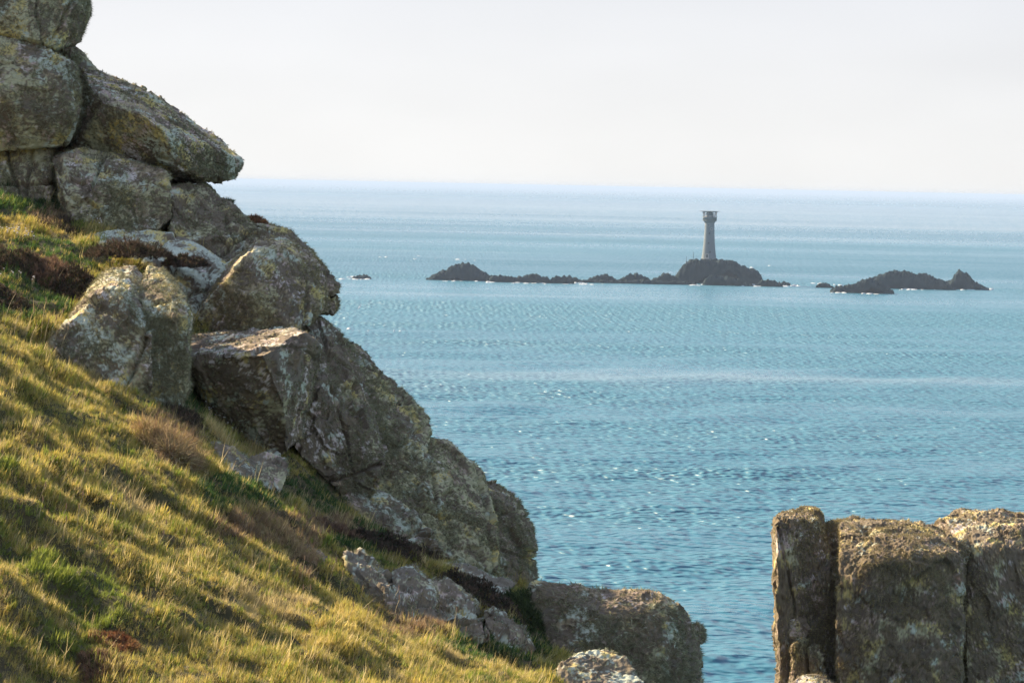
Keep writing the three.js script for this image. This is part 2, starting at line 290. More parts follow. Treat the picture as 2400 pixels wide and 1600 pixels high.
// ------------------------------------------------------------------ granite: rounded, weathered blocks
const boxes = new Map();
function ball(n) {                                                     // a welded cube of n x n cells a side, blown up to a ball
  if (boxes.has(n)) return boxes.get(n);
  const id = new Map(), pos = [], idx = [], key = (x, y, z) => (x * (n + 1) + y) * (n + 1) + z;
  const at3 = (x, y, z) => { const k = key(x, y, z); if (!id.has(k)) { id.set(k, pos.length / 3); const w = (t) => Math.tan((t / n * 2 - 1) * Math.PI / 4); const v = V(w(x), w(y), w(z)).normalize(); pos.push(v.x, v.y, v.z); } return id.get(k); };
  for (let f = 0; f < 6; f++) for (let i = 0; i < n; i++) for (let j = 0; j < n; j++) {
    const s = f < 3 ? 0 : n, P = (a, b) => (f % 3 === 0 ? at3(s, a, b) : f % 3 === 1 ? at3(b, s, a) : at3(a, b, s)), a = P(i, j), b = P(i + 1, j), c = P(i + 1, j + 1), d = P(i, j + 1);
    f < 3 ? idx.push(a, c, b, a, d, c) : idx.push(a, b, c, a, c, d);
  }
  const r = { pos, idx };
  boxes.set(n, r);
  return r;
}
const grain = (() => {
  const n = 512, d = new Float32Array(n * n), t = 6.2831853 / n, r = rng(3);
  for (let j = 0; j < n; j++) for (let i = 0; i < n; i++) {           // periodic: noise read off a torus
    const a = Math.cos(i * t), b = Math.sin(i * t), c = Math.cos(j * t), e = Math.sin(j * t);
    d[j * n + i] = 0.5 + 0.3 * fbm(a * 7 + c * 2.1, b * 7 + e * 3, c * 7 + e * 4, 3) + 0.08 * (r() - 0.5);
  }
  const x = new THREE.DataTexture(d, n, n, THREE.RedFormat, THREE.FloatType);
  x.wrapS = x.wrapT = THREE.RepeatWrapping; x.magFilter = x.minFilter = THREE.LinearFilter; x.needsUpdate = true;
  return x;
})();
const granite = std({ vertexColors: true, roughness: 0.92, bumpMap: grain, bumpScale: 0.007 });
function axesOf(pts, c) {                                             // principal axes of a cloud of points
  const m = new THREE.Matrix3().set(0, 0, 0, 0, 0, 0, 0, 0, 0), E = m.elements, out = [];
  for (const p of pts) { const d = [p.x - c.x, p.y - c.y, p.z - c.z]; for (let i = 0; i < 3; i++) for (let j = 0; j < 3; j++) E[i * 3 + j] += d[i] * d[j]; }
  let v = V(0.3, 0.8, 0.5);
  for (let k = 0; k < 60; k++) v.applyMatrix3(m).normalize();
  const w = V(v.y, -v.x, 0.2).addScaledVector(v, -V(v.y, -v.x, 0.2).dot(v)).normalize();
  for (let k = 0; k < 60; k++) w.applyMatrix3(m).addScaledVector(v, 0).sub(v.clone().multiplyScalar(w.dot(v))).normalize();
  out.push(v, w, v.clone().cross(w));
  return out;
}
function chips(x, y, z, s) {                                           // broken facets: every cell of stone has its own tilt and height
  const X = Math.floor(x), Y = Math.floor(y), Z = Math.floor(z);
  let best = 9, out = 0;
  for (let i = -1; i < 2; i++) for (let j = -1; j < 2; j++) for (let k = -1; k < 2; k++) {
    const h = PERM[(PERM[(PERM[(X + i) & 255] + Y + j) & 255] + Z + k + s) & 255], h2 = PERM[(h + 91) & 255], h3 = PERM[(h + 173) & 255];
    const dx = x - X - i - h / 255, dy = y - Y - j - h2 / 255, dz = z - Z - k - h3 / 255, d = dx * dx + dy * dy + dz * dz;
    if (d < best) { best = d; out = ((h2 / 255 - 0.5) * dx + (h3 / 255 - 0.5) * dy + (h / 255 - 0.5) * dz) * 0.7 + (PERM[(h3 + 40) & 255] / 255 - 0.5) * 0.35; }
  }
  return out;
}
// one block: the rounded hull of points [px, py, depth]; each point of "front" also gets a partner "thick" metres behind
function block(front, thick, o = {}) {
  const pts = [], c = V();
  for (const [x, y, d] of front) pts.push(at(x, y, d));
  const mid = V(); pts.forEach((p) => mid.add(p)); mid.divideScalar(pts.length);
  if (thick) { const rear = front.map(([x, y, d]) => at(x, y, d + thick)), hub = V(); rear.forEach((p) => hub.add(p)); hub.divideScalar(rear.length); for (const p of rear) pts.push(p.lerp(hub, 0.12)); }
  for (const [x, y, d] of o.extra ?? []) pts.push(at(x, y, d));
  const box = new THREE.Box3().setFromPoints(pts);
  const planes = [];
  const hull = new ConvexHull().setFromPoints(pts);
  for (const f of hull.faces) { const p = f.edge, a = p.head().point, b = p.next.head().point, e = p.next.next.head().point; c.add(a).add(b).add(e); }
  c.divideScalar(hull.faces.length * 3).lerp(box.getCenter(V()), 0.5);
  for (const f of hull.faces) {
    const d = f.constant - f.normal.dot(c);
    if (d < 0.03) continue;
    const q = planes.find((k) => k.n.dot(f.normal) > (o.merge ?? 0.955) && Math.abs(k.d - d) < 0.16);
    if (q) { q.n.lerp(f.normal, f.area / (f.area + q.a)).normalize(); q.a += f.area; q.d = Math.max(q.d, d); } else planes.push({ n: f.normal.clone(), d, a: f.area });
  }
  const cut = rng((o.seed ?? 1) * 31 + 7);                              // spalled corners
  for (let i = 0; i < (o.cuts ?? 6); i++) { const nn = V(cut() * 2 - 1, cut() * 1.8 - 0.8, cut() * 2 - 0.7).normalize(); let d = 0; for (const q of pts) d = Math.max(d, nn.dot(q) - nn.dot(c)); planes.push({ n: nn, d: d * (0.9 + 0.08 * cut()), a: 1 }); }
  const frame = axesOf(pts, c), e = frame.map((a) => { let m = 0.05; for (const q of pts) m = Math.max(m, Math.abs(a.dot(q) - a.dot(c))); return m; });
  const size = box.getSize(V()), n = Math.round(Math.min(140, Math.max(26, Math.max(size.x, size.y) / (o.cell ?? 0.018)))), b = ball(n - n % 2), count = b.pos.length / 3;
  const pos = new Float32Array(count * 3), P = (o.p ?? 20) * 2, s = o.seed ?? 1, rough = o.rough ?? 1;
  for (let i = 0; i < count; i++) {
    const a0 = b.pos[i * 3] * e[0], a1 = b.pos[i * 3 + 1] * e[1], a2 = b.pos[i * 3 + 2] * e[2], [f0, f1, f2] = frame;
    const ux = f0.x * a0 + f1.x * a1 + f2.x * a2, uy = f0.y * a0 + f1.y * a1 + f2.y * a2, uz = f0.z * a0 + f1.z * a1 + f2.z * a2;
    let sum = 0;
    for (const k of planes) { const t = (k.n.x * ux + k.n.y * uy + k.n.z * uz) / k.d; if (t > 0) sum += Math.pow(t, P); }
    const r = 0.995 / Math.pow(sum, 1 / P);
    pos[i * 3] = c.x + ux * r; pos[i * 3 + 1] = c.y + uy * r; pos[i * 3 + 2] = c.z + uz * r;
  }
  const joints = [];                                                    // cracks: planes that run through the block
  for (let i = 0; i < (o.joints ?? 3); i++) { const flat = cut() < 0.45, nn = flat ? V((cut() - 0.5) * 0.7, 1, (cut() - 0.5) * 0.5).normalize() : V(cut() * 2 - 1, (cut() - 0.5) * 0.6, (cut() - 0.5) * 0.8).normalize(); joints.push({ n: nn, d: nn.dot(c) + (cut() - 0.5) * 0.9 * Math.abs(nn.x * size.x) + (cut() - 0.5) * 0.9 * Math.abs(nn.y * size.y), w: 0.02 + 0.025 * cut(), deep: 0.06 + 0.07 * cut() }); }
  const g = new THREE.BufferGeometry();
  g.setAttribute('position', new THREE.BufferAttribute(pos, 3));
  g.setIndex(b.idx);
  g.computeVertexNormals();
  const nor = g.attributes.normal.array;
  for (let i = 0; i < count; i++) {
    const x = pos[i * 3], y = pos[i * 3 + 1], z = pos[i * 3 + 2];
    const fx = x + 0.12 * noise(x * 2.2, y * 2.2, z * 2.2 + s), step = noise(fx * 2.4, y * 1.7 + s * 5, z * 2.4);
    const wx = x + 0.05 * noise(x * 6, y * 6, z * 6), wy = y + 0.05 * noise(x * 6 + 9, y * 6, z * 6), wz = z + 0.05 * noise(x * 6, y * 6 + 9, z * 6);
    let h = 0.03 * fbm(x * 1.3 + s * 7, y * 1.3, z * 1.3, 2) + 0.012 * smooth(-0.12, 0.12, step) + (o.chip ?? 1) * 0.085 * chips(wx * 2.6, wy * 2.2, wz * 2.6, s) + (o.chip ?? 1) * 0.042 * chips(wx * 6.5, wy * 6, wz * 6.5, s + 50);
    h += 0.016 * ridge(x * 9, y * 7 + s, z * 9, 3) + 0.014 * fbm(x * 22, y * 18, z * 22, 2) - 0.03;
    for (const k of joints) { const q = Math.abs(k.n.x * x + k.n.y * y + k.n.z * z - k.d + 0.05 * noise(x * 2.5, y * 2.5, z * 2.5 + k.d) + 0.012 * noise(x * 11, y * 11, z * 11)); if (q < k.w) h -= k.deep * (1 - q / k.w) * smooth(-0.25, 0.1, noise(x * 0.9 + k.d, y * 0.9, z * 0.9)); }
    h *= rough;
    pos[i * 3] += nor[i * 3] * h; pos[i * 3 + 1] += nor[i * 3 + 1] * h; pos[i * 3 + 2] += nor[i * 3 + 2] * h;
  }
  g.computeVertexNormals();
  paint(g, o);
  return g;
}
const LICHEN = { bare: [0.54, 0.4, 0.315], pale: [0.72, 0.63, 0.54], dark: [0.15, 0.11, 0.07], olive: [0.35, 0.275, 0.15], sage: [0.46, 0.425, 0.24], ochre: [0.58, 0.46, 0.16], mint: [0.54, 0.57, 0.43], rust: [0.42, 0.24, 0.14] };
// stone and the lichens that grow on it, in patches with ragged outlines; o gives how much of each
function paint(g, o) {
  const n = g.attributes.normal, p = g.attributes.position, uv = new Float32Array(p.count * 2), s = o.seed ?? 1, k = { olive: 0.42, sage: 0.45, pale: 0.45, dark: 0.34, mint: 0.15, bare: 0.4, ochre: 0.4, ...o.cover };
  const need = (amount, v) => smooth(0.66 - amount, 0.76 - amount, v * 0.5 + 0.35);
  vertexColoured(g, (c, x, y, z, nx, ny, nz) => {
    const fine = 0.75 * fbm(x * 24, y * 20, z * 24 + s, 2), m = 0.6 * fbm(x * 8, y * 6.5, z * 8, 2);
    let [r, gg, b] = LICHEN.bare;
    const lay = (name, amount, v) => { const t = need(amount, v) * 0.92, q = LICHEN[name]; r = mix(r, q[0], t); gg = mix(gg, q[1], t); b = mix(b, q[2], t); };
    lay('rust', 0.16, fbm(x * 1.1 + 40, y * 1.4, z * 1.1 + s, 3) + fine);
    lay('pale', k.pale, 1.5 * fbm(x * 2.6 + s, y * 2.6 + 20, z * 2.6, 3) + fine * 0.9 + m);
    lay('olive', k.olive, fbm(x * 1.7, y * 1.2 + s * 2, z * 1.7 + 30, 3) + fine + m);
    lay('sage', k.sage, 1.5 * fbm(x * 2.3 + 11, y * 1.1, z * 2.3 + s, 3) + fine * 0.9 + m * 0.8);
    lay('mint', k.mint, 1.5 * fbm(x * 2.1 + 55, y * 2.1, z * 2.1 + s * 3, 3) + m * 1.1);
    lay('ochre', k.ochre * 0.42, 1.5 * fbm(x * 3.3 + 5, y * 3.3, z * 3.3 + s, 2) + fine);
    lay('dark', k.dark, 1.3 * fbm(x * 3.1 + s, y * 2.4, z * 3.1 + 70, 3) + fine * 1.3);
    const speck = 1 + 0.4 * fine + 0.25 * noise(x * 60, y * 60, z * 60);
    c[0] = r * speck; c[1] = gg * speck; c[2] = b * speck;
  });
  for (let i = 0; i < p.count; i++) {
    const ax = Math.abs(n.getX(i)), ay = Math.abs(n.getY(i)), az = Math.abs(n.getZ(i)), x = p.getX(i) * 1.7, y = p.getY(i) * 1.7, z = p.getZ(i) * 1.7;
    uv.set(ax > ay && ax > az ? [z, y] : ay > az ? [x, z] : [x, y], i * 2);
  }
  g.setAttribute('uv', new THREE.BufferAttribute(uv, 2));
}
// tufts of bearded lichen, hanging a few centimetres off the stone
const blade = (len, w, bend, turn, lean) => {                          // a tapering, curved leaf of two cells
  const pos = [], idx = [0, 1, 2, 1, 3, 2, 2, 3, 4];
  for (const [t, f] of [[0, 1], [0.55, 0.75], [1, 0]]) { const y = len * t * Math.cos(lean + bend * t), x = len * t * Math.sin(lean + bend * t); pos.push(x, y, -w * f / 2); if (f) pos.push(x, y, w * f / 2); }
  const g = new THREE.BufferGeometry();
  g.setAttribute('position', new THREE.Float32BufferAttribute(pos, 3)); g.setIndex(idx); g.rotateY(turn);
  return g;
};
function tuft(seed, n, len, w, spread, lean) {
  const r = rng(seed), out = [];
  for (let i = 0; i < n; i++) { const a = r() * 6.283, q = Math.sqrt(r()) * spread; out.push(blade(len * (0.5 + 0.7 * r()), w * (0.7 + 0.6 * r()), (r() - 0.2) * 1.1, a, lean * r()).translate(Math.cos(a) * q, 0, Math.sin(a) * q)); }
  const g = mergeGeometries(out); g.computeVertexNormals();
  return g;
}
const beards = [tuft(1, 9, 0.035, 0.005, 0.012, 0.9), tuft(2, 9, 0.045, 0.0045, 0.014, 0.8)];
const beardStuff = phys({ color: rgb(1, 1, 1), roughness: 0.95, transmission: 0.25, side: THREE.DoubleSide });
function beard(rock, g, amount, seed, tints) {
  const p = g.attributes.position, n = g.attributes.normal, r = rng(seed * 97 + 5), list = [], q = new THREE.Quaternion(), up = V(0, 1, 0), d = V();
  for (let i = 0; i < p.count; i++) {
    const x = p.getX(i), y = p.getY(i), z = p.getZ(i), ny = n.getY(i);
    if (n.getZ(i) < -0.55 || ny < -0.5) continue;
    const want = amount * (0.25 + smooth(-0.25, 0.45, fbm(x * 1.9, y * 0.9 + seed, z * 1.9, 3))) * (ny > 0.55 ? 0.3 : 1);
    if (r() < want * 0.3) list.push(i);
  }
  if (!list.length) return;
  const m = new THREE.InstancedMesh(beards[seed % 2 | 0], beardStuff, list.length), M = new THREE.Matrix4(), c = new THREE.Color();
  list.forEach((i, k) => {
    d.set(n.getX(i), n.getY(i) * 0.6 - 0.25, n.getZ(i)).normalize();
    q.setFromUnitVectors(up, d);
    const s = 0.55 + r() * 0.8;
    M.compose(V(p.getX(i), p.getY(i), p.getZ(i)), q.multiply(new THREE.Quaternion().setFromAxisAngle(up, r() * 6.3)), V(s, s * (0.7 + 0.6 * r()), s));
    m.setMatrixAt(k, M);
    const t = tints[Math.floor(r() * tints.length)], v = 0.7 + 0.6 * r();
    m.setColorAt(k, c.setRGB(t[0] * v, t[1] * v, t[2] * v));
  });
  m.name = 'bearded_lichen'; m.userData.kind = 'stuff'; m.castShadow = m.receiveShadow = true;
  rock.add(m);
}
const SAGE = [[0.3, 0.29, 0.16], [0.37, 0.36, 0.21], [0.22, 0.2, 0.1], [0.25, 0.21, 0.11]];
const MINT = [[0.42, 0.46, 0.33], [0.34, 0.36, 0.24], [0.28, 0.27, 0.16]];
const OCHRE = [[0.36, 0.3, 0.13], [0.28, 0.24, 0.12], [0.23, 0.19, 0.1]];
let rockSeed = 0;
function boulder(name, label, blocks, o = {}) {
  const gs = blocks.map(([front, thick, extra], i) => block(front, thick, { ...o, seed: ++rockSeed, extra }));
  const m = mesh(name, gs.length > 1 ? mergeGeometries(gs) : gs[0], granite);
  tag(m, label, o.category ?? 'rock', null, 'thing');
  beard(m, m.geometry, o.beard ?? 1, rockSeed, o.tints ?? SAGE);
  return m;
}
// the tower of blocks at the top left
boulder('granite_block', 'topmost granite block in the top left corner, shaggy with green lichen', [[[[-90, -90, 40.6], [-90, 70, 40.4], [0, 74, 40.2], [60, 90, 40.1], [110, 106, 40.2], [155, 110, 40.4], [183, 100, 40.8], [197, 62, 41], [207, 20, 41], [203, -90, 41]], 2]], { cover: { sage: 0.6, olive: 0.55, pale: 0.2 }, beard: 1.6 });
boulder('wedged_stone', 'small dark stone wedged between the two stacked blocks at top left', [[[[140, 112, 40.7], [165, 108, 40.7], [180, 120, 40.9], [184, 138, 41], [172, 150, 41], [150, 130, 40.8]], 0.7]], { cover: { dark: 0.6 } });
boulder('granite_block', 'large upright granite block in second course at the left edge', [[[[-90, 80, 40.2], [10, 78, 40.3], [60, 86, 40.3], [130, 116, 40.1], [176, 148, 40.3], [188, 215, 40.4], [178, 290, 40.3], [158, 326, 40.2], [70, 338, 39.9], [-90, 350, 39.9]], 2, [[-90, 200, 39.6], [70, 230, 39.6], [140, 240, 39.8]]]], { cover: { sage: 0.45, olive: 0.6, pale: 0.45, mint: 0.3 }, beard: 1.1 });
boulder('leaning_boulder', 'long wedge boulder jutting out rightwards over the sea, pinkish underside', [[[[183, 152, 42.4], [265, 175, 42.5], [380, 240, 42.3], [500, 330, 41.9], [530, 362, 41.6], [552, 394, 41.3], [546, 416, 41.2], [510, 426, 41.2], [488, 425, 41.2], [405, 402, 40.9], [240, 352, 40.7], [165, 338, 40.9], [172, 240, 41.2], [205, 200, 40.9], [240, 236, 40.2], [292, 250, 40.0], [345, 292, 39.9], [402, 362, 40.1], [440, 398, 40.4]], 0, [[200, 170, 43.2], [500, 400, 42.6], [200, 330, 42.8], [400, 400, 42.8]]]], { p: 36, cuts: 2, merge: 0.98, cover: { sage: 0.3, olive: 0.35, bare: 0.6, pale: 0.4, ochre: 0.6 }, beard: 0.8 });
boulder('granite_block', 'broad shaded granite block under the leaning boulder', [[[[128, 350, 39.9], [200, 345, 40.3], [300, 362, 40.2], [376, 392, 39.9], [392, 420, 39.7], [398, 500, 39.6], [350, 540, 39.4], [240, 540, 39.2], [150, 510, 39.2], [128, 420, 39.4]], 1.8]], { p: 32, cuts: 3, merge: 0.975, chip: 1.3, cover: { olive: 0.5, sage: 0.45, pale: 0.45 }, beard: 1.3 });
boulder('rear_block', 'dark block seen only in the gaps behind the stacked blocks', [[[[-60, 60, 42.8], [150, 92, 42.6], [185, 190, 42.9], [300, 330, 42.9], [420, 415, 42.7], [500, 520, 42.2], [420, 640, 41.5], [-60, 640, 41.5]], 1.2]], { beard: 0.2, cuts: 1, joints: 0 });
boulder('granite_block', 'granite block at the left edge above the dark green grass', [[[[-90, 350, 40.1], [40, 342, 40.3], [122, 352, 40.1], [130, 440, 39.7], [110, 520, 39.5], [-90, 520, 39.4]], 1.6]], { cover: { olive: 0.5, pale: 0.4, bare: 0.5 }, beard: 1.0 });
boulder('sloping_rock', 'sloping lichen covered slab right of the broad block, against the sea', [[[[388, 424, 40.4], [450, 416, 40.9], [495, 440, 40.9], [522, 462, 40.8], [548, 500, 40.6], [606, 534, 40.4], [640, 560, 40], [600, 600, 39.4], [510, 610, 39.1], [420, 600, 39], [388, 520, 39.5]], 1.5]], { p: 32, cuts: 3, merge: 0.975, joints: 4, chip: 1.5, cover: { olive: 0.55, sage: 0.55, dark: 0.45 }, beard: 1.8 });
boulder('sloping_rock', 'rear slab whose sunlit crest runs down to the sea behind the big boulder', [[[[560, 505, 41.2], [622, 522, 41.2], [690, 554, 41.0], [742, 598, 40.6], [768, 642, 40.2], [745, 700, 39.8], [600, 680, 39.6], [540, 600, 40.2]], 1.4]], { cover: { ochre: 0.7, sage: 0.5, olive: 0.5, mint: 0.3 }, beard: 1.4, tints: OCHRE });
boulder('pale_rock', 'pale mint green slab half buried under dark heather', [[[[205, 541, 38.6], [255, 528, 38.9], [330, 533, 39.1], [430, 546, 39.2], [525, 605, 38.8], [485, 690, 37.6], [440, 760, 37.0], [390, 700, 36.9], [370, 610, 37.6], [230, 590, 37.8]], 1.0]], { cover: { mint: 0.75, pale: 0.5, dark: 0.3, sage: 0.2, olive: 0.2 }, beard: 0.3, tints: MINT });
boulder('big_boulder', 'big rounded olive boulder with a knobbly nose against the sea', [
  [[[438, 772, 37.25], [450, 705, 38.05], [522, 612, 38.25], [600, 548, 38.45], [650, 542, 39.3], [702, 570, 39.3], [748, 625, 38.45], [752, 700, 37.65], [735, 724, 37.25], [692, 756, 36.75], [560, 790, 36.8], [536, 668, 36.75], [602, 572, 37.25], [655, 562, 37.65]], 0, [[500, 640, 40.4], [650, 560, 40.6], [730, 640, 40.4], [560, 800, 39.5]]],
  [[[715, 596, 39.2], [758, 624, 39.1], [783, 650, 38.8], [778, 672, 38.7], [740, 690, 38.2], [720, 650, 38.4]], 0.9], [[[725, 670, 38.3], [774, 678, 38.6], [773, 712, 38.5], [765, 724, 38.5], [730, 718, 38.1]], 0.8]], { p: 34, cuts: 2, merge: 0.98, joints: 2, cover: { olive: 0.5, sage: 0.3, pale: 0.42, dark: 0.4 }, beard: 0.9, tints: OCHRE });
boulder('split_boulder', 'pale cleft boulder with sunlit crown standing in the grass at left', [
  [[[88, 806, 33.5], [150, 735, 34.0], [192, 690, 34.1], [264, 650, 33.9], [305, 695, 33.7], [335, 745, 33.6], [345, 860, 33.4], [335, 960, 33.4], [250, 930, 33.3], [165, 850, 33.7], [215, 648, 35.1], [252, 614, 35.4], [300, 607, 35.5], [340, 640, 35.2]], 0, [[200, 800, 35.6], [300, 640, 36], [330, 900, 35.6]]],
  [[[300, 690, 34.1], [340, 706, 33.8], [425, 700, 34.0], [433, 720, 34.2], [433, 820, 34], [428, 910, 33.8], [410, 960, 33.7], [330, 960, 33.6], [320, 800, 33.8], [340, 610, 35.5], [360, 614, 35.5], [398, 650, 35.3], [428, 690, 34.9]], 0, [[420, 720, 36], [340, 640, 36.2], [420, 900, 35.6]]]], { p: 34, cuts: 3, merge: 0.98, cover: { pale: 0.6, sage: 0.5, mint: 0.35, olive: 0.45, ochre: 0.5 }, beard: 1.0 });
boulder('square_boulder', 'angular squared boulder with sunlit flat top and dark undercut face', [[[[430, 800, 35.9], [432, 826, 35.1], [607, 822, 34.7], [704, 770, 35.5], [736, 790, 36.2], [520, 757, 37.1], [455, 775, 37.0], [700, 758, 37.3], [430, 880, 35.6], [500, 990, 35.7], [560, 1020, 35.6], [648, 1050, 35.4], [692, 1010, 35.8], [712, 900, 35.9], [640, 900, 34.85]], 0, [[500, 1000, 37], [690, 980, 37.4], [440, 860, 37]]]], { p: 40, cuts: 2, merge: 0.98, cover: { pale: 0.5, olive: 0.4, sage: 0.25, mint: 0.25, dark: 0.5 }, beard: 0.5 });
{ // the crag that runs down to the right: slabs of one bedrock
  const crag = group('granite_crag', at(900, 1250, 38));
  tag(crag, 'long lichen hung granite crag sloping down rightwards to the sea', 'crag', null, 'thing');
  const slabs = [
    [[[690, 720, 37.6], [722, 704, 37.8], [762, 735, 37.8], [800, 785, 37.6], [806, 840, 37.1], [826, 930, 36.7], [866, 1010, 36.5], [884, 1090, 36.4], [866, 1150, 36.3], [780, 1140, 36.0], [700, 1060, 36.0], [686, 980, 36.1], [708, 860, 36.5]], 1.6, { cover: { pale: 0.62, bare: 0.6, olive: 0.4, sage: 0.3, dark: 0.5 }, beard: 0.6 }],
    [[[780, 782, 38.4], [812, 792, 38.5], [850, 826, 38.4], [912, 884, 38.2], [920, 930, 37.8], [850, 930, 37.5], [790, 880, 37.6]], 1.4, { cover: { olive: 0.5, dark: 0.5 }, beard: 1.2 }],
    [[[796, 850, 37.4], [840, 846, 37.8], [902, 880, 38], [948, 925, 38], [966, 970, 38], [985, 1004, 37.8], [990, 1080, 37.2], [960, 1150, 36.9], [890, 1130, 36.7], [856, 1010, 36.9], [812, 930, 37]], 1.6, { cover: { sage: 0.62, olive: 0.5, pale: 0.5 }, beard: 1.8 }],
    [[[900, 1060, 37], [960, 1000, 37.7], [1000, 1006, 38], [1052, 1046, 38.1], [1080, 1072, 38], [1086, 1098, 38], [1120, 1112, 38], [1142, 1180, 37.6], [1140, 1320, 37.1], [1040, 1310, 36.7], [930, 1250, 36.5], [870, 1180, 36.5], [865, 1110, 36.7]], 1.8, { cover: { sage: 0.8, olive: 0.5, pale: 0.35 }, beard: 3.0, tints: [...SAGE, [0.44, 0.43, 0.25], [0.4, 0.38, 0.22]] }],
    [[[1086, 1120, 38], [1112, 1106, 38.5], [1140, 1112, 38.8], [1192, 1156, 38.7], [1218, 1184, 38.5], [1229, 1212, 38.4], [1230, 1370, 38], [1160, 1380, 37.4], [1096, 1340, 37.3], [1090, 1200, 37.6]], 1.6, { cover: { sage: 0.45, olive: 0.5, bare: 0.5, ochre: 0.6, dark: 0.5 }, beard: 1.5 }],
    [[[1100, 1103, 38.9], [1132, 1104, 39], [1180, 1140, 39], [1196, 1160, 38.9], [1170, 1165, 38.6], [1120, 1130, 38.6]], 0.7, { cover: { ochre: 0.9 }, beard: 1.2, tints: OCHRE }],
    [[[780, 1122, 36.2], [850, 1112, 36.5], [925, 1150, 36.5], [985, 1210, 36.4], [1020, 1270, 36.3], [940, 1290, 35.9], [850, 1240, 35.8], [790, 1180, 35.8]], 1.0, { cover: { mint: 0.4, pale: 0.5, sage: 0.5, dark: 0.4 }, beard: 0.8, tints: MINT }],
  ];
  for (const [front, thick, o] of slabs) {
    const g = block(front, thick, { p: 32, cuts: 4, merge: 0.975, joints: 6, chip: 1.7, ...o, seed: ++rockSeed }), q = crag.position, m = mesh('rock_face', g.translate(-q.x, -q.y, -q.z), granite, crag);
    beard(m, g, o.beard, rockSeed, o.tints ?? SAGE);
  }
}
// outcrops that break through the turf
const low = { joints: 1, cell: 0.014, cover: { mint: 0.42, pale: 0.38, dark: 0.48, olive: 0.45, sage: 0.42 }, beard: 0.4, tints: MINT };
boulder('low_outcrop', 'low grey green outcrop below the squared boulder', [[[[436, 1010, 33.00], [480, 1015, 33.20], [560, 1048, 33.10], [600, 1075, 32.90], [590, 1130, 32.30], [500, 1110, 32.30], [440, 1080, 32.40]], 0.6], [[[570, 1045, 33.30], [610, 1032, 33.50], [655, 1055, 33.30], [662, 1092, 32.90], [640, 1140, 32.40], [580, 1110, 32.60]], 0.6]], low);
const rib = { ...low, p: 30, cuts: 4, merge: 0.975, joints: 3, chip: 1.5, rough: 1.15, cell: 0.013, cover: { mint: 0.46, sage: 0.5, olive: 0.45, pale: 0.4, dark: 0.46 }, beard: 0.7, tints: [...MINT, ...SAGE] };
boulder('low_outcrop', 'steep grey rock face breaking the turf left of the heather bank', [[[[660, 1252, 30.7], [700, 1246, 31.1], [740, 1272, 31], [770, 1312, 30.6], [792, 1410, 29.7], [745, 1440, 29.3], [690, 1370, 29.5], [668, 1300, 30.1]], 0.9]], rib);
boulder('low_outcrop', 'narrow lichened rock rib under the dark heather bank', [[[[788, 1268, 31.5], [830, 1262, 31.8], [892, 1318, 31.4], [925, 1420, 30.5], [885, 1460, 30.1], [820, 1380, 30.4]], 0.9]], rib);
boulder('low_outcrop', 'second rock rib, just right of the narrow one', [[[[900, 1306, 31.9], [950, 1302, 32.1], [996, 1338, 31.9], [1015, 1450, 30.8], [960, 1480, 30.4], [908, 1400, 30.8]], 0.9]], rib);
boulder('low_outcrop', 'bare grey rock rib left of the dark crowberry mat', [[[[980, 1334, 32.2], [1030, 1332, 32.5], [1092, 1388, 31.9], [1130, 1470, 30.9], [1060, 1480, 30.6], [996, 1410, 31.1]], 0.9]], { ...rib, cover: { ...rib.cover, mint: 0.3, pale: 0.5 } });
boulder('low_outcrop', 'jagged rock step between the crowberry mat and the long low rock', [[[[1110, 1402, 31.9], [1150, 1392, 32.2], [1200, 1430, 31.8], [1236, 1490, 31.2], [1190, 1520, 30.8], [1125, 1470, 31.1]], 0.8]], rib);
boulder('low_outcrop', 'flat mint green ledge at the foot of the crag', [[[[1000, 1298, 34.70], [1050, 1296, 35.10], [1120, 1318, 35.10], [1175, 1345, 34.70], [1150, 1385, 33.90], [1050, 1365, 33.90]], 0.5]], { ...low, cover: { ...low.cover, mint: 0.8 } });
boulder('long_low_rock', 'long low rock at the bottom, its blunt right end above the sea', [
  [[[1236, 1352, 33.0], [1300, 1350, 33.0], [1400, 1368, 32.9], [1440, 1362, 32.9], [1540, 1372, 32.9], [1582, 1402, 33.0], [1600, 1440, 33.1], [1612, 1490, 33.1], [1610, 1720, 32.6], [1500, 1760, 32.1], [1300, 1700, 32], [1236, 1480, 32.6], [1350, 1400, 32.55], [1540, 1410, 32.6]], 0, [[1260, 1430, 35.3], [1560, 1460, 35.3], [1600, 1700, 35], [1300, 1700, 35]]],
  [[[1570, 1436, 33.2], [1604, 1432, 33.3], [1616, 1440, 33.3], [1614, 1475, 33.2], [1580, 1490, 33]], 0.6]], { cover: { olive: 0.55, sage: 0.45, pale: 0.4, dark: 0.5, mint: 0.2 }, beard: 1.2 });
boulder('low_outcrop', 'pale lichened hump in front of the long low rock', [[[[1270, 1525, 29.70], [1330, 1491, 30.10], [1390, 1487, 30.20], [1440, 1512, 30.10], [1480, 1570, 29.70], [1490, 1660, 29.10], [1290, 1640, 28.90]], 0.8]], { ...low, cover: { ...low.cover, mint: 0.7 } });
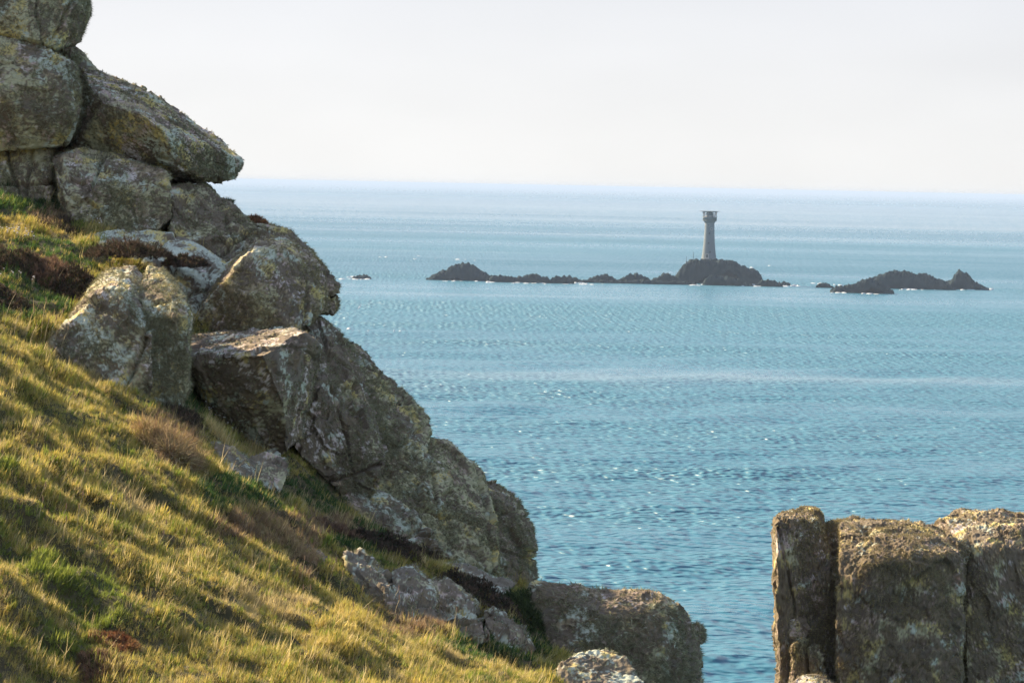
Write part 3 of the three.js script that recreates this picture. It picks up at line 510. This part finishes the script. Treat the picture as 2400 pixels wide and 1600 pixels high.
// the stack of three pillars at the lower right
const pillar = { cover: { olive: 0.5, sage: 0.3, bare: 0.5, dark: 0.55, ochre: 0.7, pale: 0.35 }, beard: 1.0, tints: OCHRE, cell: 0.022 };
boulder('rock_stack', 'slender left pillar of the stack, its seaward edge sunlit', [
  [[[1830, 1192, 45.3], [1890, 1196, 45.4], [1908, 1240, 45.3], [1917, 1330, 45.3], [1919, 1470, 45.2], [1904, 2000, 45], [1839, 2000, 45], [1836, 1440, 45.1], [1832, 1300, 45.1], [1810, 1172, 46.7], [1846, 1164, 47], [1882, 1172, 46.8], [1801, 1290, 46.7], [1796, 1350, 46.7], [1816, 1440, 46.5], [1824, 2000, 46.6]], 0, [[1894, 1190, 47.4], [1824, 1180, 47.6], [1819, 1400, 47.6], [1914, 2000, 47.6]]],
  [[[1816, 1480, 45.0], [1864, 1466, 44.9], [1896, 1500, 44.8], [1904, 2000, 44.6], [1809, 2000, 44.9], [1810, 1530, 45.1]], 1.2]], { ...pillar, p: 34, cuts: 3, merge: 0.975, rough: 1.6 });
boulder('rock_stack', 'broad middle pillar of the stack with a ledged top', [
  [[[1936, 1244, 44.7], [1984, 1250, 44.5], [2064, 1280, 44.3], [2144, 1272, 44.3], [2210, 1262, 44.5], [2218, 1300, 44.5], [2204, 1450, 44.4], [2196, 2000, 44], [1929, 2000, 44.2], [1929, 1400, 44.6]], 0, [[1936, 1212, 46.1], [1979, 1196, 46.6], [2104, 1206, 46.4], [2174, 1216, 46.2], [2216, 1236, 46.0], [2204, 2000, 46.5], [1929, 2000, 46.6]]],
  [[[1950, 1225, 45.1], [2014, 1228, 44.9], [2074, 1262, 44.55], [2064, 1310, 44.4], [1984, 1330, 44.52], [1946, 1290, 44.7]], 0.8],
  [[[1892, 1194, 46.4], [1924, 1183, 46.6], [1986, 1190, 46.7], [2014, 1215, 46.3], [1954, 1300, 46], [1909, 1300, 46]], 1.0, [[1914, 1900, 46.2], [1964, 1900, 46.2]]]], { ...pillar, p: 30, cuts: 4, merge: 0.975, rough: 1.5 });
boulder('rock_stack', 'massive right pillar of the stack, cut by the picture edge', [[[[2144, 1192, 46.4], [2206, 1184, 46.9], [2286, 1181, 47], [2376, 1202, 46.9], [2544, 1225, 46.6], [2544, 2000, 45.2], [2216, 2000, 44.9], [2216, 1400, 45], [2224, 1252, 45.2], [2284, 1245, 45.1], [2424, 1262, 45.2]], 0, [[2174, 1190, 48], [2524, 1230, 48.4], [2524, 2000, 48.4], [2214, 2000, 48]]]], { ...pillar, cover: { ...pillar.cover, sage: 0.4 }, p: 30, cuts: 3, rough: 1.4 });
boulder('low_outcrop', 'smooth grey stone at the foot of the slender pillar', [[[[1812, 1570, 44.2], [1839, 1548, 44.5], [1874, 1545, 44.5], [1924, 1575, 44.2], [1974, 1620, 43.6], [1964, 1900, 43], [1814, 1900, 43]], 1.2]], { ...pillar, cover: { mint: 0.3, dark: 0.4, olive: 0.4 }, beard: 0.3, rough: 0.6 });
boulder('wedged_stone', 'small stone wedged in the crack between slender and middle pillar', [[[[1905, 1262, 45.3], [1940, 1250, 45.4], [1948, 1300, 45.2], [1930, 1350, 45.1], [1906, 1330, 45.2]], 0.7]], { ...pillar, cuts: 3 });
boulder('wedged_stone', 'broken fragment resting where middle and right pillar meet', [[[[2196, 1238, 45.2], [2226, 1232, 45.4], [2236, 1262, 45.2], [2222, 1300, 45.0], [2200, 1290, 45]], 0.6]], { ...pillar, cuts: 3 });
boulder('wedged_stone', 'angular chunk lodged low on the seaward side of the slender pillar', [[[[1806, 1420, 45.1], [1850, 1408, 45], [1866, 1446, 44.9], [1842, 1486, 44.9], [1808, 1470, 45]], 0.6]], { ...pillar, cuts: 3 });
// ------------------------------------------------------------------ the turf slope and the cliff below it
const knots = [[0, 1568, 23], [600, 1568, 24.5], [1150, 1568, 26.5], [0, 1250, 25.5], [400, 1300, 26.5], [800, 1450, 27.5], [1100, 1520, 28.5], [0, 1000, 28.5], [300, 1080, 29.5], [600, 1250, 29.5], [800, 1350, 30], [950, 1445, 30.3],
  [0, 780, 32], [130, 808, 33.4], [250, 905, 33], [430, 945, 33.3], [480, 1020, 32.9], [650, 1140, 32.3], [700, 1200, 31.4], [550, 1010, 34.9], [680, 1065, 35.6], [790, 1140, 36], [870, 1220, 36.2], [1000, 1280, 36.4], [1100, 1315, 37], [1220, 1350, 37.6],
  [700, 1190, 33], [900, 1270, 33.5], [1050, 1315, 34.6], [1180, 1420, 32.4], [1230, 1490, 31.5], [1300, 1566, 30.6], [1480, 1660, 30.2], [1340, 1650, 28.3], [0, 680, 34.5], [100, 655, 35.5], [200, 610, 36.9], [0, 560, 37.5], [0, 505, 38.3], [180, 505, 39], [0, 425, 39.7], [350, 570, 38.3], [500, 620, 38.7]]
  .map(([x, y, d]) => { const p = at(x, y, d); return [p.x, -p.z, p.y - EYE]; }).concat([[0, 0, -1.7], [-6, 0, 0.6], [6, 0, -3.4], [-16, 30, 1.6], [-18, 45, 2.5], [-12, 15, 0.2], [4, 16, -6], [-2, 12, -3.2]]);
const plate = (() => {                                                 // thin plate spline through the knots
  const n = knots.length, m = n + 3, A = [], U = (a, b) => { const q = (a[0] - b[0]) ** 2 + (a[1] - b[1]) ** 2; return q > 1e-9 ? q * Math.log(q) * 0.5 : 0; };
  for (let i = 0; i < n; i++) A.push([...knots.map((k, j) => U(knots[i], k) + (i === j ? 0.4 : 0)), 1, knots[i][0], knots[i][1], knots[i][2]]);
  for (let r = 0; r < 3; r++) A.push([...knots.map((k) => (r ? k[r - 1] : 1)), 0, 0, 0, 0]);
  for (let c = 0; c < m; c++) {
    let p = c; for (let r = c; r < m; r++) if (Math.abs(A[r][c]) > Math.abs(A[p][c])) p = r;
    [A[c], A[p]] = [A[p], A[c]];
    for (let r = 0; r < m; r++) if (r !== c) { const f = A[r][c] / A[c][c]; if (f) for (let k = c; k <= m; k++) A[r][k] -= f * A[c][k]; }
  }
  const w = A.map((r, i) => r[m] / r[i]);
  return (x, d) => { let s = w[n] + w[n + 1] * x + w[n + 2] * d; for (let i = 0; i < n; i++) s += w[i] * U([x, d], knots[i]); return s; };
})();
const edgeD = (x) => x < -4 ? mix(44, 40.6, smooth(-7.5, -4, x)) : x < 0.2 ? mix(40.6, 37.9, smooth(-4, 0.2, x)) : mix(37.9, 33.4, smooth(0.2, 1.4, x));
const edgeX = (d) => 1.5 + 0.06 * Math.max(0, 28 - d);
function fall(x, d) { return Math.max(0, x - edgeX(d), (d - edgeD(x)) * 0.9); }      // how far past the edge of the cliff
function ground(x, d) {                                                // height of the turf, metres above the sea
  const s = fall(x, d);
  let h = EYE + plate(x, Math.min(d, 60)) - (s * 2.4 + s * s * 0.9);
  const turf = smooth(0.6, 0, s), lx = x * 0.79 - d * 0.62, lz = x * 0.62 + d * 0.79;
  h += turf * (0.13 * fbm(x * 0.75, d * 0.6, 1.1, 2) + (0.14 * smooth(-0.2, 0.5, noise(lx * 1.0, lz * 2.3, 4.4)) + 0.07 * smooth(0, 0.5, noise(lx * 2.1 + 9, lz * 3.9, 1.2))) * smooth(42, 30, d) + 0.075 * fbm(x * 3.1, d * 3.1, 2.7, 3)) - 0.1 * turf;
  h += smooth(0.2, 1.5, s) * 0.6 * ridge(x * 0.6, h * 0.4, d * 0.6, 3);
  const px = Math.max(0, Math.abs(x - 6.6) - 2.6), pd = Math.max(0, Math.abs(d - 46.3) - 1.6);
  h = Math.max(h, EYE - 10.6 - 2.6 * (px + pd) + 0.4 * noise(x, d, 8));
  return Math.max(-3, Math.min(h, EYE + 2.4));
}
const soil = std({ vertexColors: true, roughness: 1 });
{
  const line = (parts) => { const o = [parts[0][0]]; for (const [a, b, s] of parts) { const n = Math.ceil((b - a) / s); for (let i = 1; i <= n; i++) o.push(a + (b - a) * i / n); } return o; };
  const xs = line([[-80, -20, 4], [-20, -9, 0.6], [-9, 2.4, 0.06], [2.4, 14, 0.5], [14, 60, 4]]), ds = line([[-60, -10, 5], [-10, 20, 0.8], [20, 42, 0.075], [42, 60, 0.5], [60, 110, 4]]);
  const pos = new Float32Array(xs.length * ds.length * 3), idx = [];
  ds.forEach((d, j) => xs.forEach((x, i) => pos.set([x, ground(x, d), -d], (j * xs.length + i) * 3)));
  for (let j = 0; j < ds.length - 1; j++) for (let i = 0; i < xs.length - 1; i++) { const a = j * xs.length + i, b = a + 1, c = a + xs.length, e = c + 1; idx.push(a, b, c, b, e, c); }
  const g = new THREE.BufferGeometry();
  g.setAttribute('position', new THREE.BufferAttribute(pos, 3)); g.setIndex(idx); g.computeVertexNormals();
  vertexColoured(g, (c, x, y, z) => {
    const s = fall(x, -z), t = smooth(-0.4, 0.5, fbm(x * 1.2, y, z * 1.2, 3)), k = smooth(0.3, 0.9, s + 0.3 * noise(x * 2, y * 2, z * 2)), q = 0.8 + 0.5 * noise(x * 8, y * 8, z * 8);
    c[0] = mix(mix(0.07, 0.13, t), mix(0.13, 0.26, t), k) * q; c[1] = mix(mix(0.065, 0.1, t), mix(0.11, 0.21, t), k) * q; c[2] = mix(mix(0.025, 0.045, t), mix(0.08, 0.16, t), k) * q;
  });
  tag(mesh('headland', g, soil), 'turf covered headland sloping down to the right', null, null, 'structure');
}
// ------------------------------------------------------------------ grass
const INV = camera.matrixWorld.clone().invert();
const seen = (p) => { const q = p.clone().applyMatrix4(INV); return [W / 2 - q.x / q.z * FOCAL, H / 2 + q.y / q.z * FOCAL]; };
const leaf = (t) => phys({ color: rgb(1, 1, 1), roughness: 0.85, transmission: t, side: THREE.DoubleSide, specularIntensity: 0.4 });
const grassLeaf = leaf(0.5), heathLeaf = leaf(0.3);
const KIND = {                                                         // leaf colours
  green: [[0.25, 0.3, 0.05], [0.33, 0.36, 0.07], [0.19, 0.24, 0.04]], gold: [[0.56, 0.45, 0.11], [0.63, 0.5, 0.16], [0.42, 0.38, 0.09]],
  straw: [[0.66, 0.53, 0.24], [0.72, 0.58, 0.3], [0.5, 0.41, 0.16]], brown: [[0.36, 0.24, 0.13], [0.48, 0.34, 0.2], [0.24, 0.17, 0.09]], deep: [[0.07, 0.14, 0.03], [0.09, 0.17, 0.04], [0.06, 0.11, 0.03]],
};
// stretches of the slope where one kind takes over: [px, py, radius x, radius y, kind]
const ZONES = [[60, 440, 150, 75, 'deep'], [120, 500, 60, 20, 'brown'], [30, 520, 60, 22, 'gold'], [80, 600, 160, 55, 'deep'], [60, 690, 120, 50, 'deep'], [400, 1000, 70, 75, 'brown'], [640, 1215, 190, 38, 'brown'], [560, 1130, 130, 45, 'deep'], [760, 1130, 90, 60, 'deep'], [880, 1240, 120, 40, 'deep'],
  [1150, 1480, 140, 55, 'deep'], [950, 1400, 130, 70, 'brown'], [820, 1420, 70, 60, 'gold'], [440, 930, 90, 30, 'deep'], [700, 1290, 40, 60, 'brown']];
{
  const r = rng(404), sets = { blade_grass: [], fine_grass: [], straw_grass: [], seed_stems: [] };
  const tufts = { blade_grass: [tuft(11, 12, 0.07, 0.008, 0.05, 0.9), tuft(12, 10, 0.08, 0.009, 0.06, 0.8)], fine_grass: [tuft(13, 18, 0.07, 0.0045, 0.055, 0.85), tuft(14, 18, 0.08, 0.004, 0.06, 0.75)], straw_grass: [tuft(15, 14, 0.08, 0.004, 0.05, 0.7), tuft(16, 12, 0.1, 0.004, 0.06, 0.6)], seed_stems: [tuft(17, 3, 0.19, 0.004, 0.04, 0.55), tuft(18, 4, 0.16, 0.0045, 0.05, 0.7)] };
  const N = 300000, e = new THREE.Euler(), q = new THREE.Quaternion(), c = new THREE.Color();
  for (let i = 0; i < N; i++) {
    const x = -9 + 11.2 * r(), d = 18 + 27 * r();
    if (fall(x, d) > 0.12) continue;
    const p = V(x, ground(x, d) - 0.01, -d), [px, py] = seen(p);
    if (px < -330 || px > 1900 || py > 1900) continue;
    if (d > 34 && r() < 0.35) continue;
    const a = fbm(x * 0.7 + 5, d * 0.6, 0.3, 3), b = fbm(x * 2.1, d * 1.6 + 9, 7.7, 2);
    let kind = a + 0.5 * b > 0.38 ? 'green' : a - 0.4 * b < -0.42 ? 'straw' : r() < 0.17 ? 'straw' : r() < 0.3 ? 'green' : 'gold';
    for (const [zx, zy, rx, ry, k] of ZONES) { const u = ((px - zx) / rx) ** 2 + ((py - zy) / ry) ** 2; if (u < 0.55 + 0.6 * (b * 0.8 + 0.5) && r() < 0.82) kind = k; }
    let set = kind === 'green' || kind === 'deep' ? (r() < 0.65 ? 'blade_grass' : 'fine_grass') : kind === 'gold' ? (r() < 0.8 ? 'fine_grass' : 'blade_grass') : r() < 0.5 ? 'straw_grass' : 'fine_grass';
    if (r() < 0.035) { set = 'seed_stems'; kind = 'straw'; }
    const t = KIND[kind][Math.floor(r() * 3)], v = 0.65 + 0.65 * r(), s = (0.5 + 0.75 * r()) * (0.7 + 0.85 * smooth(-0.3, 0.6, fbm(x * 3.3, d * 2.7, 5.5, 2)));
    e.set(0.25 * (r() - 0.5), r() * 6.283, 0.0);
    q.setFromEuler(e).premultiply(new THREE.Quaternion().setFromEuler(new THREE.Euler(0.05, 0, -0.15 - 0.3 * r())));   // laid over by the sea wind
    sets[set].push([new THREE.Matrix4().compose(p, q, V(s, s * (0.8 + 0.5 * r()), s)), [t[0] * v, t[1] * v, t[2] * v]]);
  }
  const words = { blade_grass: 'broad bladed green grass on the slope', fine_grass: 'fine golden grass covering the slope', straw_grass: 'dry straw coloured grass among the turf', seed_stems: 'scattered long dry stems above the turf' };
  for (const [name, all] of Object.entries(sets)) {
    tufts[name].forEach((g, k) => {
      const mine = all.filter((_, i) => i % 2 === k), m = new THREE.InstancedMesh(g, grassLeaf, mine.length);
      mine.forEach(([M, t], i) => { m.setMatrixAt(i, M); m.setColorAt(i, c.setRGB(...t)); });
      m.name = numbered(name); m.castShadow = m.receiveShadow = true;
      scene.add(tag(m, words[name], null, null, 'stuff'));
    });
  }
}
// ------------------------------------------------------------------ heather, thrift, stalks and a gull
const onGround = (px, py, d) => {                                      // where the line of sight meets the turf, near that depth
  for (let k = d - 2.5; k < d + 3; k += 0.03) { const p = at(px, py, k); if (p.y < ground(p.x, -p.z)) return V(p.x, ground(p.x, -p.z), p.z); }
  const p = at(px, py, d); return p;
};
const sprigs = [tuft(21, 12, 0.05, 0.007, 0.012, 1.0), tuft(22, 10, 0.06, 0.006, 0.015, 0.8), tuft(23, 16, 0.15, 0.0035, 0.03, 0.85)];
const wood = std({ color: rgb(0.12, 0.085, 0.06), roughness: 1 });
const HEATH = { straw: [[0.5, 0.36, 0.18], [0.42, 0.3, 0.16], [0.3, 0.2, 0.11], [0.36, 0.3, 0.12]], dark: [[0.075, 0.055, 0.035], [0.11, 0.075, 0.05], [0.06, 0.06, 0.03], [0.15, 0.1, 0.065]], brown: [[0.25, 0.15, 0.09], [0.33, 0.21, 0.13], [0.17, 0.11, 0.07]], red: [[0.3, 0.13, 0.06], [0.22, 0.12, 0.06], [0.36, 0.2, 0.08]], grass: [[0.24, 0.2, 0.1], [0.16, 0.19, 0.06], [0.3, 0.22, 0.12]], green: [[0.07, 0.1, 0.03], [0.1, 0.13, 0.04], [0.05, 0.07, 0.025]] };
let bushSeed = 50;
function bush(name, label, category, p, rx, h, rz, tone, n, kind = 0) {
  const r = rng(++bushSeed), g = group(name, p), m = new THREE.InstancedMesh(sprigs[kind === 2 ? 2 : bushSeed % 2], heathLeaf, n), q = new THREE.Quaternion(), up = V(0, 1, 0), c = new THREE.Color(), stems = [];
  const slope = (x, z) => ground(p.x + x, -(p.z + z)) - p.y;
  for (let i = 0; i < n; i++) {
    const a = r() * 6.283, f = Math.sqrt(r()), x = Math.cos(a) * f * rx * (1 + 0.3 * noise(a, bushSeed, 0)), z = Math.sin(a) * f * rz, lump = 0.75 + 0.5 * noise(x * 7, z * 7, bushSeed), top = h * Math.sqrt(Math.max(0.02, 1 - f * f)) * lump, y = kind === 2 ? 0 : top * (0.35 + 0.65 * r());
    const out = V(x / rx + (r() - 0.5), 0.7 + r(), z / rz + (r() - 0.5)).normalize(), s = (0.7 + 0.7 * r()) * (kind === 2 ? h / 0.16 * lump : 1);
    q.setFromUnitVectors(up, out).multiply(new THREE.Quaternion().setFromAxisAngle(up, r() * 6.3));
    m.setMatrixAt(i, new THREE.Matrix4().compose(V(x, y + (kind === 3 ? 0 : Math.max(-h * 2.5, slope(x, z))) - 0.01, z), q, V(s, s, s)));
    const t = HEATH[tone][Math.floor(r() * HEATH[tone].length)], v = 0.7 + 0.6 * r();
    m.setColorAt(i, c.setRGB(t[0] * v, t[1] * v, t[2] * v));
    if (i < 14 && kind !== 2) { const e = V(x * 0.6, y * 0.8, z * 0.6), L = Math.max(0.03, e.length()); stems.push(new THREE.CylinderGeometry(0.002, 0.005, L, 5).translate(0, L / 2, 0).applyQuaternion(new THREE.Quaternion().setFromUnitVectors(up, e.clone().normalize()))); }
  }
  m.name = 'foliage'; m.userData.kind = 'stuff'; m.castShadow = m.receiveShadow = true; g.add(m);
  if (stems.length) mesh('stems', mergeGeometries(stems), wood, g);
  return tag(g, label, category);
}
const B = (px, py, d) => onGround(px, py, d);
bush('heather_bush', 'dark wide heather bush spilling over the pale slab', 'heather', at(295, 592, 37.2), 0.5, 0.26, 0.5, 'dark', 1500, 3);
bush('heather_bush', 'smaller dark heather at the right end of the pale slab', 'heather', at(425, 612, 37.4), 0.28, 0.17, 0.3, 'dark', 700, 3);
bush('heather_bush', 'rust brown heather left of the split boulder crown', 'heather', B(110, 625, 35.9), 0.4, 0.2, 0.5, 'brown', 900);
bush('heather_bush', 'blackish heather in the hollow behind the split boulder', 'heather', B(185, 672, 35.6), 0.35, 0.26, 0.5, 'dark', 1100);
bush('heather_bush', 'dark brown heather at the left edge under the white flowers', 'heather', B(40, 610, 36.4), 0.45, 0.2, 0.45, 'dark', 900);
bush('heather_bush', 'low dark heather between the left edge and the brown heather', 'heather', B(20, 690, 34.4), 0.3, 0.12, 0.4, 'dark', 500);
bush('heather_bush', 'purplish low heather patch below the dark green grass', 'heather', B(140, 518, 38.6), 0.3, 0.09, 0.3, 'dark', 500);
bush('dry_tussock', 'tall shaggy straw tussock beside the low grey outcrop', 'tussock', B(385, 1040, 31.8), 0.3, 0.26, 0.35, 'straw', 520, 2);
bush('heather_bush', 'dark withered heather on top of the straw tussock bank', 'heather', B(415, 965, 33), 0.24, 0.12, 0.3, 'dark', 500);
bush('dry_tussock', 'pinkish brown dry grass bank above the steep grey face', 'tussock', B(620, 1225, 31), 0.5, 0.15, 0.4, 'straw', 620, 2);
bush('heather_bush', 'twiggy brown heather at right end of the dry grass bank', 'heather', B(770, 1235, 31.8), 0.28, 0.16, 0.35, 'brown', 600);
bush('heather_bush', 'long dark heather bank under the crag', 'heather', B(880, 1268, 33.0), 0.5, 0.24, 0.45, 'dark', 1700);
bush('heather_bush', 'dark heather against the base of the crag, near its right end', 'heather', B(985, 1290, 34.2), 0.3, 0.16, 0.4, 'dark', 800);
bush('crowberry_mat', 'dark brown mat draped between the ledge and the rock ribs', 'shrub', B(1100, 1375, 33.0), 0.5, 0.26, 0.45, 'dark', 1800);
bush('crowberry_mat', 'dark green leafy shrub at left end of the long low rock', 'shrub', B(1205, 1420, 32.3), 0.26, 0.34, 0.4, 'green', 1100);
bush('heather_bush', 'small reddish heather cushion alone in the lower turf', 'heather', B(258, 1492, 24.6), 0.2, 0.12, 0.22, 'red', 550);
bush('heather_bush', 'low brown heather just below the reddish cushion', 'heather', B(235, 1545, 24.1), 0.2, 0.07, 0.2, 'brown', 320);
bush('heather_bush', 'little rusty shrub on the sunlit crest against the sea', 'heather', at(578, 512, 40.9), 0.2, 0.11, 0.2, 'red', 380, 3);
bush('grass_tuft', 'long grass tuft growing on the crest of the crag', 'grass tuft', at(836, 846, 38.2), 0.2, 0.24, 0.2, 'grass', 130, 2);
bush('grass_tuft', 'small dark grass tuft on top of the long low rock', 'grass tuft', at(1392, 1374, 34), 0.19, 0.09, 0.16, 'green', 80, 2);
bush('grass_tuft', 'tiny shrub tuft on the edge of the sloping slab', 'grass tuft', at(524, 466, 40.6), 0.07, 0.06, 0.07, 'green', 60, 3);
bush('grass_tuft', 'short grass strip on the ledge at the crag foot', 'grass tuft', at(1180, 1350, 35), 0.3, 0.06, 0.2, 'green', 130, 2);

const stalkStuff = std({ color: rgb(0.5, 0.4, 0.22), roughness: 0.9 }), headStuff = std({ color: rgb(0.36, 0.22, 0.13), roughness: 1 }), petal = phys({ color: rgb(0.75, 0.72, 0.68), roughness: 0.9, transmission: 0.2 }), oldHead = std({ color: rgb(0.1, 0.075, 0.06), roughness: 1 }), yellow = std({ color: rgb(0.8, 0.55, 0.03), roughness: 0.8 });
const stem = (h, lean, turn, w) => { const c = new THREE.QuadraticBezierCurve3(V(0, 0, 0), V(lean * h * 0.2, h * 0.6, 0), V(lean * h, h * 0.97, 0)); return new THREE.TubeGeometry(c, 5, w, 4).rotateY(turn); };
{
  const r = rng(808);
  const stalk = (px, py, d, h, label, grp) => {
    const g = group('dry_stalk', B(px, py, d)), lean = 0.1 + 0.3 * r(), turn = (r() - 0.5) * 1.5;
    mesh('stem', stem(h, lean, turn, 0.0022), stalkStuff, g);
    mesh('seed_head', new THREE.LatheGeometry([[0, 0], [0.006, 0.012], [0.005, 0.04], [0, 0.06]].map(([a, b]) => new THREE.Vector2(a, b)), 6).translate(lean * h * Math.cos(turn), h * 0.95, -lean * h * Math.sin(turn)), headStuff, g);
    tag(g, label, 'stalk', grp);
  };
  for (const [px, py, h] of [[55, 790, 0.36], [66, 800, 0.24], [92, 792, 0.5], [100, 800, 0.3], [112, 806, 0.36], [124, 806, 0.42], [138, 812, 0.26], [30, 780, 0.3], [8, 760, 0.4]]) stalk(px, py, 32.6, h, 'tall dry grass stalk in the cluster left of the split boulder', 'stalks left of the split boulder');
  for (let k = 0; k < 26; k++) { const u = r(), px = mix(40, 1100, u), py = mix(1080, 1420, u) + 30 + r() * 170 * (1 - u * 0.5); stalk(px, py, mix(27.5, 29.5, u), 0.14 + 0.16 * r(), 'thin bent dry stalk rising from the open lower turf', 'stalks in the lower turf'); }
  for (const [px, py, h] of [[905, 1432, 0.22], [935, 1462, 0.2], [898, 1408, 0.24], [826, 1402, 0.2], [1215, 1550, 0.2]]) stalk(px, py, 29.6, h, 'dry seed stalk on the sunlit turf rim below the rock ribs', 'stalks on the turf rim');
  const cluster = (name, label, px, py, d, n, spread, h, m, size) => {
    const p = B(px, py, d), g = group(name, p), stems = [];
    for (let i = 0; i < n; i++) {
      const x = (r() - 0.5) * spread * 2, z = (r() - 0.5) * spread, y = ground(p.x + x, -(p.z + z)) - p.y, hh = h * (0.6 + 0.6 * r()), lean = (r() - 0.3) * 0.5, a = r() * 3;
      stems.push(stem(hh, lean, a, 0.0018).translate(x, y, z));
      mesh('flower', new THREE.IcosahedronGeometry(size * (0.8 + 0.4 * r()), 1).scale(1, 0.75, 1).translate(x + lean * hh * Math.cos(a), y + hh, z - lean * hh * Math.sin(a)), m, g);
    }
    mesh('stems', mergeGeometries(stems), stalkStuff, g);
    tag(g, label, 'flowers');
  };
  cluster('sea_campion', 'small white flowers at the left edge below the grass', 12, 545, 37.6, 9, 0.11, 0.1, petal, 0.011);
  cluster('sea_campion', 'cluster of small white flowers on the sunlit grass lip at left', 56, 552, 37.5, 12, 0.14, 0.1, petal, 0.011);
  cluster('sea_campion', 'sparse white flowers in brown grass at far left', 40, 650, 35.2, 10, 0.25, 0.12, petal, 0.008);
  cluster('sea_campion', 'tiny pale flowers under the broad shaded block', 216, 524, 38.8, 9, 0.12, 0.12, petal, 0.008);
  cluster('sea_campion', 'many white flowers in the dark gap under the squared boulder', 525, 985, 34.2, 30, 0.26, 0.12, petal, 0.009);
  cluster('thrift', 'dark dead flower heads on the crag skyline', 1006, 1022, 37.8, 14, 0.14, 0.11, oldHead, 0.012);
  cluster('hawkbit', 'single yellow flower in the turf', 257, 1172, 28.2, 1, 0.02, 0.06, yellow, 0.014);
}
{ // a gull low over the water
  const g = group('gull', at(826, 705, 640)), white = std({ color: rgb(0.82, 0.82, 0.82), roughness: 0.8 }), grey = std({ color: rgb(0.5, 0.53, 0.56), roughness: 0.8 });
  const wing = (s) => { const v = [], L = [[0, 0.0, 0.13], [0.3, 0.13, 0.12], [0.52, 0.1, 0.085], [0.72, 0.04, 0.02]], idx = []; for (const [x, y, c] of L) v.push(s * x, y, -c, s * x, y + 0.02, 0, s * x, y, c); for (let k = 0; k < 3; k++) for (let j = 0; j < 2; j++) { const a = k * 3 + j; idx.push(a, a + 1, a + 3, a + 1, a + 4, a + 3); } const q = new THREE.BufferGeometry(); q.setAttribute('position', new THREE.Float32BufferAttribute(v, 3)); q.setIndex(idx); q.computeVertexNormals(); return q; };
  mesh('body', new THREE.LatheGeometry([[0, -0.28], [0.05, -0.2], [0.085, 0], [0.06, 0.16], [0.055, 0.22], [0, 0.29]].map(([a, b]) => new THREE.Vector2(a, b)), 12).rotateX(Math.PI / 2), white, g);
  mesh('wing', wing(1), grey, g); mesh('wing', wing(-1), grey, g);
  mesh('beak', new THREE.ConeGeometry(0.016, 0.07, 6).rotateX(Math.PI / 2).translate(0, 0, 0.31), yellow, g);
  g.rotation.set(0.5, 0.9, 0.7);
  tag(g, 'white gull flying low over the sea beside the big boulder', 'gull');
}
renderer.render(scene, camera);
